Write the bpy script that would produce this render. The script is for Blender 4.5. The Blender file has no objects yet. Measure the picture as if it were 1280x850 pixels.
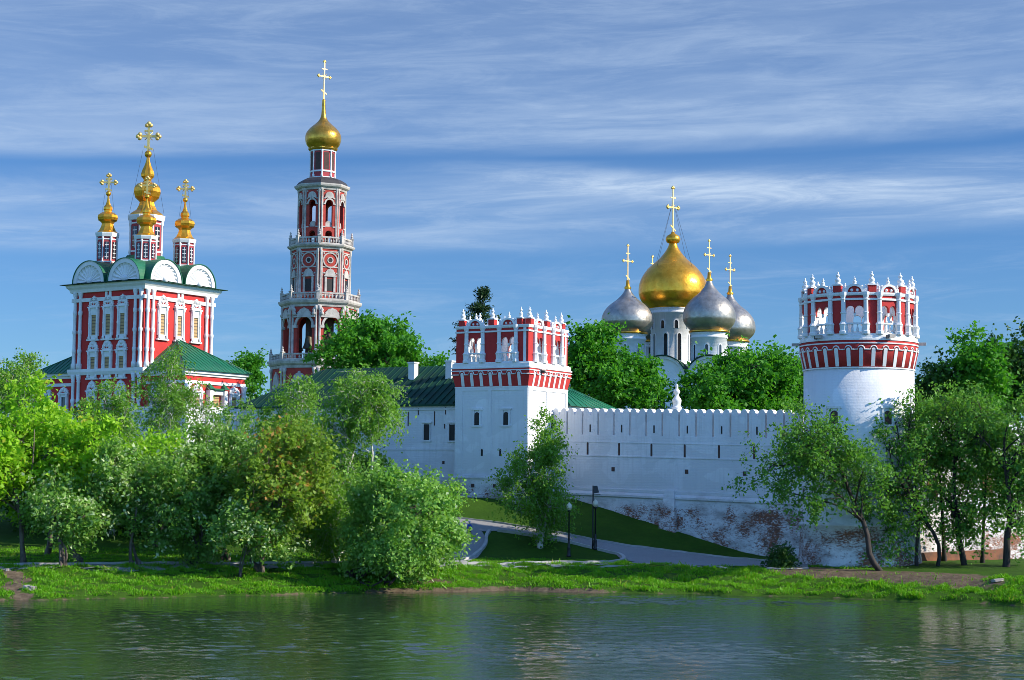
import bpy, bmesh, math, random
import numpy as np
from mathutils import Vector, Matrix
R = math.radians
sc = bpy.context.scene
col = sc.collection

# ------------------------------------------------------------------ camera
CAM_Z, FPX = 6.5, 2200.0            # eye height above the pond, focal length in 1280-wide pixels
PITCH, ROLL = math.atan(175.0 / FPX), R(0.55)
cam_data = bpy.data.cameras.new('camera')
cam = bpy.data.objects.new('camera', cam_data)
col.objects.link(cam)
cam_data.sensor_width = 36.0
cam_data.lens = FPX / 1280.0 * 36.0
cam_data.clip_start, cam_data.clip_end = 0.5, 6000
CAM_M = Matrix.Translation((0, 0, CAM_Z)) @ Matrix.Rotation(math.pi / 2 + PITCH, 4, 'X') @ Matrix.Rotation(ROLL, 4, 'Z')
cam.matrix_world = CAM_M
sc.camera = cam

# ------------------------------------------------------------------ sky and sun
SUN_EL, SUN_AZ = R(30.0), R(13.0)     # height, and how far it stands on the viewer's side of due right
SUN_DIR = Vector((math.cos(SUN_AZ) * math.cos(SUN_EL), -math.sin(SUN_AZ) * math.cos(SUN_EL), math.sin(SUN_EL)))
world = bpy.data.worlds.new('World')
sc.world = world
world.use_nodes = True
wt = world.node_tree
wt.nodes.clear()


def wn(t, **k):
    n = wt.nodes.new(t)
    for a, b in k.items():
        setattr(n, a, b)
    return n


def wl(a, b):
    wt.links.new(a, b)


def wmath(op, a, b=None, clamp=False):
    n = wn('ShaderNodeMath', operation=op, use_clamp=clamp)
    for i, x in enumerate((a, b)):
        if x is None:
            continue
        if isinstance(x, (int, float)):
            n.inputs[i].default_value = x
        else:
            wl(x, n.inputs[i])
    return n.outputs[0]


def wstep(x, lo, hi):
    n = wn('ShaderNodeMapRange', interpolation_type='SMOOTHSTEP')
    wl(x, n.inputs['Value'])
    n.inputs['From Min'].default_value = lo
    n.inputs['From Max'].default_value = hi
    return n.outputs[0]


sky = wn('ShaderNodeTexSky', sky_type='NISHITA')
sky.sun_disc = False
sky.sun_elevation = SUN_EL
sky.sun_rotation = math.atan2(SUN_DIR.x, SUN_DIR.y)
sky.altitude = 1200
sky.air_density, sky.dust_density, sky.ozone_density = 1.0, 0.15, 3.0
geo = wn('ShaderNodeTexCoord')
sep = wn('ShaderNodeSeparateXYZ')
wl(geo.outputs['Generated'], sep.inputs[0])
dx, dy, dz = sep.outputs
az = wmath('ARCTAN2', dx, dy)                       # bearing, 0 towards +Y
el = wmath('ARCSINE', dz)
elt = wmath('SUBTRACT', el, wmath('MULTIPLY', az, 0.035))   # the cloud decks are a little tilted
comb = wn('ShaderNodeCombineXYZ')
wl(wmath('MULTIPLY', az, 3.0), comb.inputs[0])
wl(wmath('MULTIPLY', elt, 26.0), comb.inputs[1])


def wnoise(scale, detail, rough, dist, vec=None, loc=(0, 0, 0), sc3=(1, 1, 1), rot=0):
    mp = wn('ShaderNodeMapping')
    wl(vec or comb.outputs[0], mp.inputs[0])
    mp.inputs['Location'].default_value = loc
    mp.inputs['Scale'].default_value = sc3
    mp.inputs['Rotation'].default_value = (0, 0, rot)
    n = wn('ShaderNodeTexNoise')
    wl(mp.outputs[0], n.inputs['Vector'])
    n.inputs['Scale'].default_value = scale
    n.inputs['Detail'].default_value = detail
    n.inputs['Roughness'].default_value = rough
    n.inputs['Distortion'].default_value = dist
    return n.outputs['Fac']


edge = wnoise(1.1, 3, 0.5, 0.4, loc=(3.1, 0.4, 0))
eln = wmath('ADD', elt, wmath('MULTIPLY', wmath('SUBTRACT', edge, 0.5), 0.022))
# high veil: sharp lower edge, long streaks above it
veil = wstep(eln, 0.181, 0.194)
str1 = wnoise(1.5, 8, 0.62, 0.5, loc=(1.7, 5.2, 0), rot=0.08)
str2 = wnoise(3.2, 9, 0.68, 0.9, loc=(7.7, 1.2, 0), sc3=(1, 0.8, 1), rot=-0.12)
str3 = wnoise(7.0, 10, 0.72, 0.7, loc=(2.2, 8.1, 0), sc3=(0.7, 0.9, 1), rot=0.05)
str2 = wmath('ADD', wmath('MULTIPLY', str2, 0.74), wmath('MULTIPLY', str3, 0.26))
streak = wmath('ADD', wmath('MULTIPLY', wstep(str1, 0.36, 0.72), 0.6), wmath('MULTIPLY', wstep(str2, 0.43, 0.66), 0.6))
v_amt = wmath('MULTIPLY', veil, wmath('ADD', 0.21, wmath('MULTIPLY', streak, 0.30)))
v_lip = wmath('MULTIPLY', wmath('MULTIPLY', wstep(eln, 0.180, 0.190), wstep(eln, 0.222, 0.193)), wmath('MULTIPLY', wstep(str1, 0.3, 0.6), 0.22))
# middle band with the bright streak to the right
band = wmath('MULTIPLY', wstep(eln, 0.126, 0.140), wstep(eln, 0.182, 0.160))
b_amt = wmath('MULTIPLY', band, wmath('ADD', 0.16, wmath('MULTIPLY', streak, 0.42)))
elc = wmath('ADD', wmath('ADD', el, wmath('MULTIPLY', az, 0.047)), wmath('MULTIPLY', wmath('SUBTRACT', edge, 0.5), 0.014))
core = wmath('MULTIPLY', wstep(elc, 0.158, 0.168), wstep(elc, 0.184, 0.171))
c_amt = wmath('MULTIPLY', wmath('MULTIPLY', core, wstep(az, -0.09, 0.05)), wmath('ADD', 0.14, wmath('MULTIPLY', wstep(str2, 0.32, 0.68), 0.46)))
# thin wisps low down
w_amt = wmath('MULTIPLY', wmath('MULTIPLY', wstep(elt, 0.135, 0.10), wstep(str2, 0.45, 0.78)), 0.42)
tot = wmath('ADD', wmath('ADD', wmath('ADD', v_amt, v_lip), wmath('ADD', b_amt, c_amt)), w_amt, clamp=True)
# overhead (outside the frame) the veil thins out
tot = wmath('MULTIPLY', tot, wmath('ADD', 0.45, wmath('MULTIPLY', wstep(el, 0.7, 0.3), 0.55)))
tint = wn('ShaderNodeMix', data_type='RGBA', blend_type='MULTIPLY')
tint.inputs['Factor'].default_value = 1.0
wl(sky.outputs[0], tint.inputs[6])
hi = wn('ShaderNodeMix', data_type='RGBA')           # overhead tint made brighter and bluer, added to fill the shaded walls
wl(wstep(el, 0.30, 0.75), hi.inputs['Factor'])
hi.inputs[6].default_value = (0.55, 0.84, 1.19, 1)
hi.inputs[7].default_value = (1.0, 2.0, 3.3, 1)
so = wn('ShaderNodeMix', data_type='RGBA')           # unseen sky behind the viewer tinted brighter, added fill for shaded white walls
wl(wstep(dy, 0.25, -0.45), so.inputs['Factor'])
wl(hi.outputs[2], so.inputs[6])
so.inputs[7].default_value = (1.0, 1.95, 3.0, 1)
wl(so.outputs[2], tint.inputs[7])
mix = wn('ShaderNodeMix', data_type='RGBA')
wl(tot, mix.inputs['Factor'])
wl(tint.outputs[2], mix.inputs[6])
mix.inputs[7].default_value = (5.3, 6.8, 9.0, 1)
bg = wn('ShaderNodeBackground')
SKY_STRENGTH = 0.075
bg.inputs['Strength'].default_value = SKY_STRENGTH
wl(mix.outputs[2], bg.inputs['Color'])
wo = wn('ShaderNodeOutputWorld')
wl(bg.outputs[0], wo.inputs[0])

sun_data = bpy.data.lights.new('sun', 'SUN')
sun_data.energy = 5.0
sun_data.angle = R(0.5)
sun_data.color = (1.0, 0.92, 0.78)
sun = bpy.data.objects.new('sun', sun_data)
col.objects.link(sun)
sun.rotation_euler = SUN_DIR.to_track_quat('Z', 'Y').to_euler()
sun.location = (60, 60, 80)

sc.view_settings.view_transform = 'Standard'
sc.view_settings.look = 'None'
sc.view_settings.exposure = 0.40
sc.view_settings.gamma = 1.0
sc.view_settings.use_curve_mapping = False
sc.render.film_transparent = False
sc.cycles.max_bounces = 6
sc.cycles.diffuse_bounces = 3
sc.cycles.glossy_bounces = 3
sc.cycles.transmission_bounces = 3
sc.cycles.transparent_max_bounces = 4
sc.cycles.caustics_reflective = False
sc.cycles.caustics_refractive = False
sc.cycles.use_denoising = True
sc.cycles.denoising_prefilter = 'ACCURATE'
sc.cycles.filter_width = 0.85


# ------------------------------------------------------------------ measuring helpers
def ray(px, py):
    d = Vector(((px - 640) / FPX, (425 - py) / FPX, -1.0))
    return (CAM_M.to_3x3() @ d).normalized()


def at(px, py, D):
    """The point seen at a photograph position, D metres north of the viewer."""
    d = ray(px, py)
    return Vector((0, 0, CAM_Z)) + d * (D / d.y)


def zat(px, py, D):
    return at(px, py, D).z


# ------------------------------------------------------------------ mesh builder
class MB:
    def __init__(s, F=None):
        s.v, s.f, s.m, s.sm = [], [], [], []
        s.F = F

    def add(s, verts, faces, mi=0, smooth=False, F=None):
        F = F or s.F
        b = len(s.v)
        if F:
            verts = [F(*p) for p in verts]
        s.v += [tuple(p) for p in verts]
        for f in faces:
            s.f.append(tuple(i + b for i in f))
            s.m.append(mi)
            s.sm.append(smooth)
        return s

    def box(s, x0, x1, y0, y1, z0, z1, mi=0, seg=1, top=None):
        """seg cuts along x, so that a box can follow a curved frame"""
        vs, fs = [], []
        for i in range(seg + 1):
            x = x0 + (x1 - x0) * i / seg
            vs += [(x, y0, z0), (x, y1, z0), (x, y1, z1), (x, y0, z1)]
        for i in range(seg):
            a = 4 * i
            for k in range(4):
                fs.append((a + k, a + (k + 1) % 4, a + 4 + (k + 1) % 4, a + 4 + k))
        fs.append((0, 3, 2, 1))
        n = 4 * seg
        fs.append((n, n + 1, n + 2, n + 3))
        return s.add(vs, fs, mi)

    def ext(s, poly, w0, w1, mi=0):
        """poly in (u, z), pushed from depth w0 to w1 (frame coordinates u, w, z)"""
        n = len(poly)
        vs = [(u, w0, z) for u, z in poly] + [(u, w1, z) for u, z in poly]
        fs = [tuple(range(n)), tuple(range(2 * n - 1, n - 1, -1))]
        for i in range(n):
            j = (i + 1) % n
            fs.append((i, n + i, n + j, j))
        return s.add(vs, fs, mi)

    def lathe(s, prof, n=24, c=(0, 0, 0), mi=0, smooth=True, phase=0.0, arc=None):
        vs, fs = [], []
        k = len(prof)
        closed = arc is None
        m = n if closed else n + 1
        for i in range(m):
            a = phase + (2 * math.pi * i / n if closed else arc * i / n)
            sa, ca = math.sin(a), -math.cos(a)
            vs += [(c[0] + r * sa, c[1] + r * ca, c[2] + z) for r, z in prof]
        for i in range(n):
            j = (i + 1) % m
            for q in range(k - 1):
                fs.append((i * k + q, j * k + q, j * k + q + 1, i * k + q + 1))
        if closed:
            if prof[0][0] > 1e-4:
                fs.append(tuple(i * k for i in range(n))[::-1])
            if prof[-1][0] > 1e-4:
                fs.append(tuple(i * k + k - 1 for i in range(n)))
        return s.add(vs, fs, mi, smooth)

    def tube(s, pts, rad, n=6, mi=0, smooth=True):
        pts = [Vector(p) for p in pts]
        if not hasattr(rad, '__len__'):
            rad = [rad] * len(pts)
        vs, fs = [], []
        for i, p in enumerate(pts):
            t = (pts[min(i + 1, len(pts) - 1)] - pts[max(i - 1, 0)]).normalized()
            a = t.cross(Vector((0, 0, 1)) if abs(t.z) < 0.9 else Vector((1, 0, 0))).normalized()
            b = t.cross(a)
            for k in range(n):
                q = 2 * math.pi * k / n
                vs.append(tuple(p + (a * math.cos(q) + b * math.sin(q)) * rad[i]))
        for i in range(len(pts) - 1):
            for k in range(n):
                fs.append((i * n + k, i * n + (k + 1) % n, (i + 1) * n + (k + 1) % n, (i + 1) * n + k))
        fs.append(tuple(range(n))[::-1])
        fs.append(tuple((len(pts) - 1) * n + k for k in range(n)))
        return s.add(vs, fs, mi, smooth)

    def ball(s, c, r, mi=0, n=10, sz=1.0):
        prof = [(max(r * math.sin(math.pi * i / 6), 0), -r * sz * math.cos(math.pi * i / 6)) for i in range(7)]
        prof[0] = (0.0, prof[0][1]); prof[-1] = (0.0, prof[-1][1])
        return s.lathe(prof, n, c, mi)

    def build(s, name, mats, parent=None, fix=True):
        me = bpy.data.meshes.new(name)
        me.from_pydata(s.v, [], s.f)
        for m in (mats if isinstance(mats, (list, tuple)) else [mats]):
            me.materials.append(m)
        me.polygons.foreach_set('material_index', s.m)
        me.polygons.foreach_set('use_smooth', s.sm)
        if fix:
            bm = bmesh.new()
            bm.from_mesh(me)
            bmesh.ops.remove_doubles(bm, verts=bm.verts, dist=1e-5)
            bmesh.ops.recalc_face_normals(bm, faces=bm.faces)
            bm.to_mesh(me)
            bm.free()
        me.update()
        o = bpy.data.objects.new(name, me)
        col.objects.link(o)
        if parent:
            o.parent = parent
        return o


def face(c, ang, off=0.0):
    """Flat wall frame: u to the right as seen from outside, w outwards, z up; ang 0 faces -Y."""
    n = (math.sin(ang), -math.cos(ang))
    r = (-n[1], n[0])
    return lambda u, w, z: (c[0] + r[0] * u + n[0] * (w + off), c[1] + r[1] * u + n[1] * (w + off), c[2] + z)


def drum(c, rad):
    """Round wall frame: u is arc length on radius rad."""
    def F(u, w, z):
        a = u / rad
        return (c[0] + (rad + w) * math.sin(a), c[1] - (rad + w) * math.cos(a), c[2] + z)
    return F


def arcpts(cx, cz, r, a0, a1, n):
    return [(cx + r * math.cos(a0 + (a1 - a0) * i / n), cz + r * math.sin(a0 + (a1 - a0) * i / n)) for i in range(n + 1)]


def smooth_prof(pts, n=5):
    out = []
    P = [np.array(p, float) for p in pts]
    for i in range(len(P) - 1):
        p0, p1, p2, p3 = P[max(i - 1, 0)], P[i], P[i + 1], P[min(i + 2, len(P) - 1)]
        for k in range(n):
            t = k / n
            q = 0.5 * ((2 * p1) + (p2 - p0) * t + (2 * p0 - 5 * p1 + 4 * p2 - p3) * t * t + (3 * p1 - p0 - 3 * p2 + p3) * t ** 3)
            out.append((max(float(q[0]), 0.0), float(q[1])))
    out.append((float(P[-1][0]), float(P[-1][1])))
    return out


def thing(name, label, cat, loc=(0, 0, 0), rz=0.0, group=None):
    o = bpy.data.objects.new(name, None)
    o.empty_display_size = 0.5
    col.objects.link(o)
    o.location = loc
    o.rotation_euler = (0, 0, rz)
    o['label'] = label
    o['category'] = cat
    if group:
        o['group'] = group
    return o


def tag(o, label, cat, group=None, kind=None):
    o['label'] = label
    o['category'] = cat
    if group:
        o['group'] = group
    if kind:
        o['kind'] = kind
    return o


def setting(o, kind='structure'):
    o['kind'] = kind
    return o


# ------------------------------------------------------------------ materials
class Mat:
    def __init__(s, name):
        s.m = bpy.data.materials.new(name)
        s.m.use_nodes = True
        s.t = s.m.node_tree
        s.b = s.t.nodes['Principled BSDF']
        s.out = s.t.nodes['Material Output']
        s.co = None

    def n(s, t, **k):
        x = s.t.nodes.new(t)
        for a, b in k.items():
            setattr(x, a, b)
        return x

    def l(s, a, b):
        s.t.links.new(a, b)

    def set(s, color=None, rough=None, metal=None, spec=None):
        if color is not None:
            s.b.inputs['Base Color'].default_value = (*color, 1)
        if rough is not None:
            s.b.inputs['Roughness'].default_value = rough
        if metal is not None:
            s.b.inputs['Metallic'].default_value = metal
        if spec is not None:
            s.b.inputs['Specular IOR Level'].default_value = spec
        return s

    def pos(s, scale=(1, 1, 1), world=False, rot=(0, 0, 0)):
        tc = s.n('ShaderNodeNewGeometry').outputs['Position'] if world else s.n('ShaderNodeTexCoord').outputs['Object']
        mp = s.n('ShaderNodeMapping')
        s.l(tc, mp.inputs[0])
        mp.inputs['Scale'].default_value = scale
        mp.inputs['Rotation'].default_value = rot
        return mp.outputs[0]

    def noise(s, scale, detail=4, rough=0.55, vec=None, dist=0.0):
        x = s.n('ShaderNodeTexNoise')
        s.l(vec if vec is not None else s.pos(), x.inputs['Vector'])
        x.inputs['Scale'].default_value = scale
        x.inputs['Detail'].default_value = detail
        x.inputs['Roughness'].default_value = rough
        x.inputs['Distortion'].default_value = dist
        return x.outputs['Fac']

    def math(s, op, a, b=None, clamp=False):
        x = s.n('ShaderNodeMath', operation=op, use_clamp=clamp)
        for i, q in enumerate((a, b)):
            if q is None:
                continue
            if isinstance(q, (int, float)):
                x.inputs[i].default_value = q
            else:
                s.l(q, x.inputs[i])
        return x.outputs[0]

    def step(s, x, lo, hi):
        q = s.n('ShaderNodeMapRange', interpolation_type='SMOOTHSTEP')
        s.l(x, q.inputs['Value'])
        q.inputs['From Min'].default_value = lo
        q.inputs['From Max'].default_value = hi
        return q.outputs[0]

    def mix(s, f, a, b, mode='MIX'):
        x = s.n('ShaderNodeMix', data_type='RGBA', blend_type=mode)
        if isinstance(f, (int, float)):
            x.inputs['Factor'].default_value = f
        else:
            s.l(f, x.inputs['Factor'])
        for i, q in ((6, a), (7, b)):
            if isinstance(q, tuple):
                x.inputs[i].default_value = (*q, 1)
            else:
                s.l(q, x.inputs[i])
        return x.outputs[2]

    def color(s, c):
        s.l(c, s.b.inputs['Base Color'])
        return s

    def bump(s, h, strength=0.3, dist=0.05):
        x = s.n('ShaderNodeBump')
        s.l(h, x.inputs['Height'])
        x.inputs['Strength'].default_value = strength
        x.inputs['Distance'].default_value = dist
        s.l(x.outputs[0], s.b.inputs['Normal'])
        return s


def plain(name, c, rough=0.8, var=0.2, scale=2.0, metal=0.0, bump=0.0, c2=None, spec=None):
    m = Mat(name).set(c, rough, metal, spec)
    f = m.step(m.noise(scale, 6, 0.6), 0.3, 0.7)
    m.color(m.mix(f, c, c2 or tuple(x * (1 - var) for x in c)))
    if bump:
        m.bump(m.noise(scale * 8, 4), bump, 0.03)
    return m.m


def brick_mat(name, c, c2, mortar, stain=(0.12, 0.1, 0.09), amt=0.5, bw=0.5, bh=0.16):
    """Painted or bare brickwork with weather stains."""
    m = Mat(name).set(c, 0.85)
    v = m.pos()
    f = m.step(m.noise(0.9, 7, 0.65, v), 0.35, 0.7)
    base = m.mix(f, c, c2)
    streak = m.step(m.noise(1.0, 7, 0.7, m.pos((1.6, 1.6, 0.35))), 0.56, 0.78)
    base = m.mix(m.math('MULTIPLY', streak, amt), base, stain)
    pale = m.step(m.noise(3.5, 5, 0.7, v), 0.62, 0.74)
    base = m.mix(m.math('MULTIPLY', pale, amt * 0.6), base, mortar)
    m.color(base)
    m.bump(m.noise(12, 5, 0.6, v), 0.25, 0.04)
    return m.m


def whitewash(name, c=(0.80, 0.80, 0.79), grime=0.25, worn=None):
    """Limewashed brick. worn = (z0, z1, z2): flaked down to the brick below z1, fading out up to z2."""
    m = Mat(name).set(c, 0.88, spec=0.2)
    v = m.pos()
    f = m.step(m.noise(0.55, 8, 0.65, v), 0.32, 0.72)
    base = m.mix(f, c, tuple(x * y for x, y in zip(c, (0.90, 0.90, 0.91))))
    run = m.step(m.noise(1.0, 7, 0.72, m.pos((3.2, 3.2, 0.28))), 0.44, 0.74)
    base = m.mix(m.math('MULTIPLY', run, grime * 1.7), base, (0.46, 0.43, 0.40))
    patch = m.step(m.noise(0.28, 3, 0.5, m.pos((1, 1, 1.6)), 0.3), 0.49, 0.51)
    base = m.mix(m.math('MULTIPLY', patch, 0.7), base, tuple(x * 0.84 for x in c))
    sp = m.n('ShaderNodeSeparateXYZ')
    m.l(v, sp.inputs[0])
    # courses of brick felt through the limewash
    rows = m.math('PINGPONG', m.math('MULTIPLY', sp.outputs[2], 5.5), 0.5)
    h = m.math('ADD', m.noise(7, 6, 0.65, v), m.math('MULTIPLY', rows, 0.35))
    if worn:
        z0, z1, z2 = worn
        zz = sp.outputs[2]
        k = m.step(zz, z2, z1)
        big = m.noise(0.45, 4, 0.6, v, 0.8)
        fine = m.noise(4.6, 9, 0.82, m.pos((1, 1, 2.4)), 0.8)
        n1 = m.math('ADD', m.math('MULTIPLY', big, 0.40), m.math('MULTIPLY', fine, 0.75))
        thr = m.math('SUBTRACT', 0.86, m.math('MULTIPLY', k, 0.285))
        flake = m.step(m.math('SUBTRACT', n1, thr), 0.0, 0.035)
        br = m.mix(m.step(m.noise(5, 4, 0.6, v), 0.35, 0.65), (0.30, 0.115, 0.06), (0.16, 0.085, 0.06))
        grey = m.step(m.noise(0.8, 8, 0.7, m.pos((0.7, 0.7, 1.6))), 0.42, 0.66)
        base = m.mix(m.math('MULTIPLY', m.math('MULTIPLY', grey, k), 0.85), base, (0.36, 0.33, 0.31))
        base = m.mix(flake, base, br)
        h = m.math('SUBTRACT', h, m.math('MULTIPLY', flake, 0.8))
    m.color(base)
    m.bump(h, 0.35, 0.05)
    return m.m


M = {}
M['white'] = whitewash('white_limewash', grime=0.22)
M['trim'] = plain('white_trim', (0.80, 0.80, 0.78), 0.8, 0.12, 1.5)
M['old_trim'] = brick_mat('weathered_white_stone', (0.55, 0.50, 0.45), (0.33, 0.30, 0.265), (0.58, 0.54, 0.48), (0.07, 0.06, 0.055), 0.95)
M['red'] = brick_mat('red_painted_brick', (0.55, 0.030, 0.026), (0.46, 0.026, 0.022), (0.54, 0.10, 0.08), (0.26, 0.02, 0.02), 0.35)
M['tower_red'] = brick_mat('dark_red_painted_brick', (0.50, 0.030, 0.026), (0.40, 0.025, 0.022), (0.48, 0.10, 0.08), (0.16, 0.02, 0.02), 0.4)
M['old_red'] = brick_mat('weathered_red_brick', (0.44, 0.046, 0.030), (0.31, 0.034, 0.024), (0.46, 0.22, 0.17), (0.06, 0.03, 0.025), 0.8)
M['drum_red'] = plain('red_painted_plaster', (0.42, 0.045, 0.055), 0.75, 0.2, 2)
M['gold'] = None
M['dark'] = plain('dark_opening', (0.02, 0.018, 0.016), 0.7, 0.3)
M['dark_brick'] = plain('dark_old_brick', (0.10, 0.055, 0.045), 0.9, 0.3)  # one dark brown brick tone for holes, inner core and mouldings
M['glass'] = plain('dark_window_glass', (0.025, 0.025, 0.03), 0.15, 0.2)
M['iron'] = plain('black_painted_iron', (0.018, 0.018, 0.02), 0.45, 0.2)
M['roofdark'] = plain('dark_roof_iron', (0.045, 0.04, 0.04), 0.6, 0.35, 1.0)
M['bronze'] = plain('old_bronze', (0.08, 0.075, 0.05), 0.5, 0.3, metal=0.6)
M['opal'] = plain('opal_lamp_glass', (0.78, 0.70, 0.52), 0.3, 0.05)


def metal_leaf(name, c, c2, rough, bump, sheets=3.0, metal=1.0):
    m = Mat(name).set(c, rough, metal)
    v = m.pos()
    f = m.step(m.noise(1.3, 5, 0.6, v), 0.35, 0.7)
    m.color(m.mix(f, c, c2))
    q = m.noise(sheets, 3, 0.55, v)
    vo = m.n('ShaderNodeTexVoronoi', distance='CHEBYCHEV')
    m.l(m.pos((1.0, 1.0, 1.25)), vo.inputs['Vector'])
    vo.inputs['Scale'].default_value = 1.15
    vo.inputs['Randomness'].default_value = 0.75
    cell = m.n('ShaderNodeSeparateColor')
    m.l(vo.outputs['Color'], cell.inputs[0])
    base = m.mix(m.math('MULTIPLY', cell.outputs[0], 0.30), m.mix(f, c, c2), tuple(x * .55 for x in c2))
    spot = m.step(m.noise(2.6, 7, 0.7, v), 0.60, 0.72)
    m.color(m.mix(m.math('MULTIPLY', spot, 0.45), base, tuple(x * .4 for x in c2)))
    q = m.math('ADD', q, m.math('MULTIPLY', vo.outputs['Distance'], 0.35))
    r = m.n('ShaderNodeMapRange')
    m.l(m.noise(2.2, 4, 0.6, v), r.inputs['Value'])
    r.inputs['To Min'].default_value = rough * 0.75
    r.inputs['To Max'].default_value = rough * 1.3
    m.l(r.outputs[0], m.b.inputs['Roughness'])
    m.bump(q, bump, 0.08)
    return m.m


M['gold'] = metal_leaf('gilded_copper', (1.0, 0.50, 0.05), (0.85, 0.38, 0.03), 0.30, 0.35, metal=0.82)
M['gold2'] = metal_leaf('old_gilding', (0.85, 0.46, 0.07), (0.60, 0.30, 0.04), 0.30, 0.35, metal=0.85)
M['silver'] = metal_leaf('silvered_iron', (0.46, 0.43, 0.37), (0.33, 0.31, 0.27), 0.40, 0.4, 2.0, 0.75)
M['gold_cross'] = metal_leaf('gilded_cross', (1.0, 0.70, 0.24), (0.95, 0.60, 0.17), 0.5, 0.1, metal=0.8)


def roof_mat(name, c, c2, rough=0.38):
    m = Mat(name).set(c, rough)
    f = m.step(m.noise(0.7, 7, 0.65), 0.3, 0.75)
    m.color(m.mix(f, c, c2))
    m.bump(m.noise(2.5, 3), 0.25, 0.05)
    return m.m


M['green'] = roof_mat('green_painted_iron', (0.008, 0.150, 0.060), (0.012, 0.105, 0.050), 0.45)
M['green2'] = roof_mat('dark_green_painted_iron', (0.008, 0.062, 0.034), (0.010, 0.040, 0.026), 0.75)
M['green2'].node_tree.nodes['Principled BSDF'].inputs['Specular IOR Level'].default_value = 0.25


def shutter():
    m = Mat('ochre_lattice_window').set((0.42, 0.27, 0.11), 0.6)
    v = m.pos((1, 1, 1))
    sp = m.n('ShaderNodeSeparateXYZ')
    m.l(v, sp.inputs[0])
    g = m.math('PINGPONG', m.math('MULTIPLY', sp.outputs[2], 3.2), 0.5)
    f = m.step(g, 0.30, 0.40)
    m.color(m.mix(f, (0.45, 0.29, 0.12), (0.16, 0.10, 0.05)))
    return m.m


M['shutter'] = shutter()


def leaf_mat(name, c, c2, c3=None, trans=0.38, c3amt=0.12, spec=0.25):
    m = Mat(name)
    a = m.n('ShaderNodeAttribute', attribute_name='tint', attribute_type='GEOMETRY')
    f = a.outputs['Fac']
    base = m.mix(f, c, c2)
    if c3:
        a2 = m.n('ShaderNodeAttribute', attribute_name='tint2', attribute_type='GEOMETRY')
        base = m.mix(m.step(a2.outputs['Fac'], 1 - c3amt - 0.03, 1 - c3amt + 0.03), base, c3)
    m.set(rough=0.5, spec=spec)
    m.color(base)
    tr = m.n('ShaderNodeBsdfTranslucent')
    tc = m.mix(1.0, base, (1.25, 1.30, 0.55), 'MULTIPLY')
    m.l(tc, tr.inputs[0])
    mx = m.n('ShaderNodeMixShader')
    mx.inputs[0].default_value = trans
    m.l(m.b.outputs[0], mx.inputs[1])
    m.l(tr.outputs[0], mx.inputs[2])
    m.l(mx.outputs[0], m.out.inputs[0])
    return m.m


L = {
    'maple': leaf_mat('maple_leaves', (0.225, 0.476, 0.026), (0.356, 0.595, 0.037), (0.476, 0.503, 0.053), 0.48, 0.08),
    'birch': leaf_mat('birch_leaves', (0.128, 0.299, 0.039), (0.224, 0.419, 0.060), None, 0.45),
    'cherry': leaf_mat('bird_cherry_leaves', (0.115, 0.276, 0.034), (0.241, 0.425, 0.092), (0.644, 0.750, 0.437), 0.42, 0.20),  # pale third colour paints sunlit highlights on scattered leaves
    'green': leaf_mat('lime_tree_leaves', (0.058, 0.234, 0.018), (0.098, 0.325, 0.023), None, 0.42),
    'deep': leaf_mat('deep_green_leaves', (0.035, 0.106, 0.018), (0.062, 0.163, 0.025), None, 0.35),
    'ruddy': leaf_mat('reddish_maple_leaves', (0.161, 0.299, 0.034), (0.253, 0.368, 0.046), (0.391, 0.230, 0.057), 0.44, 0.15),
    'willow': leaf_mat('willow_leaves', (0.164, 0.367, 0.057), (0.291, 0.506, 0.108), (0.531, 0.658, 0.354), 0.42, 0.10),
    'elm': leaf_mat('riverside_leaves', (0.090, 0.239, 0.033), (0.149, 0.344, 0.053), None, 0.42),
    'fir': leaf_mat('larch_needles', (0.018, 0.05, 0.016), (0.03, 0.08, 0.02), None, 0.2),
    'shrub': leaf_mat('shrub_leaves', (0.03, 0.09, 0.018), (0.05, 0.13, 0.025), None, 0.3),
}


def bark(name, c, c2, sc3=(6, 6, 1.2), lo=0.4, hi=0.62):
    m = Mat(name).set(c, 0.9)
    f = m.step(m.noise(1.0, 6, 0.65, m.pos(sc3)), lo, hi)
    m.color(m.mix(f, c, c2))
    m.bump(m.noise(1.0, 5, 0.6, m.pos(sc3)), 0.6, 0.05)
    return m.m


M['bark'] = bark('dark_bark', (0.055, 0.042, 0.034), (0.025, 0.02, 0.017))
M['bark_pale'] = bark('grey_brown_bark', (0.16, 0.13, 0.10), (0.07, 0.055, 0.045))
M['bark_birch'] = bark('birch_bark', (0.62, 0.58, 0.52), (0.06, 0.05, 0.045), (2.2, 2.2, 3.6), 0.56, 0.64)


# ================================================================== ground, pond, paths
def hit_plane(px, py, z):
    d = ray(px, py)
    t = (z - CAM_Z) / d.z
    return Vector((0, 0, CAM_Z)) + d * t


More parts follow.
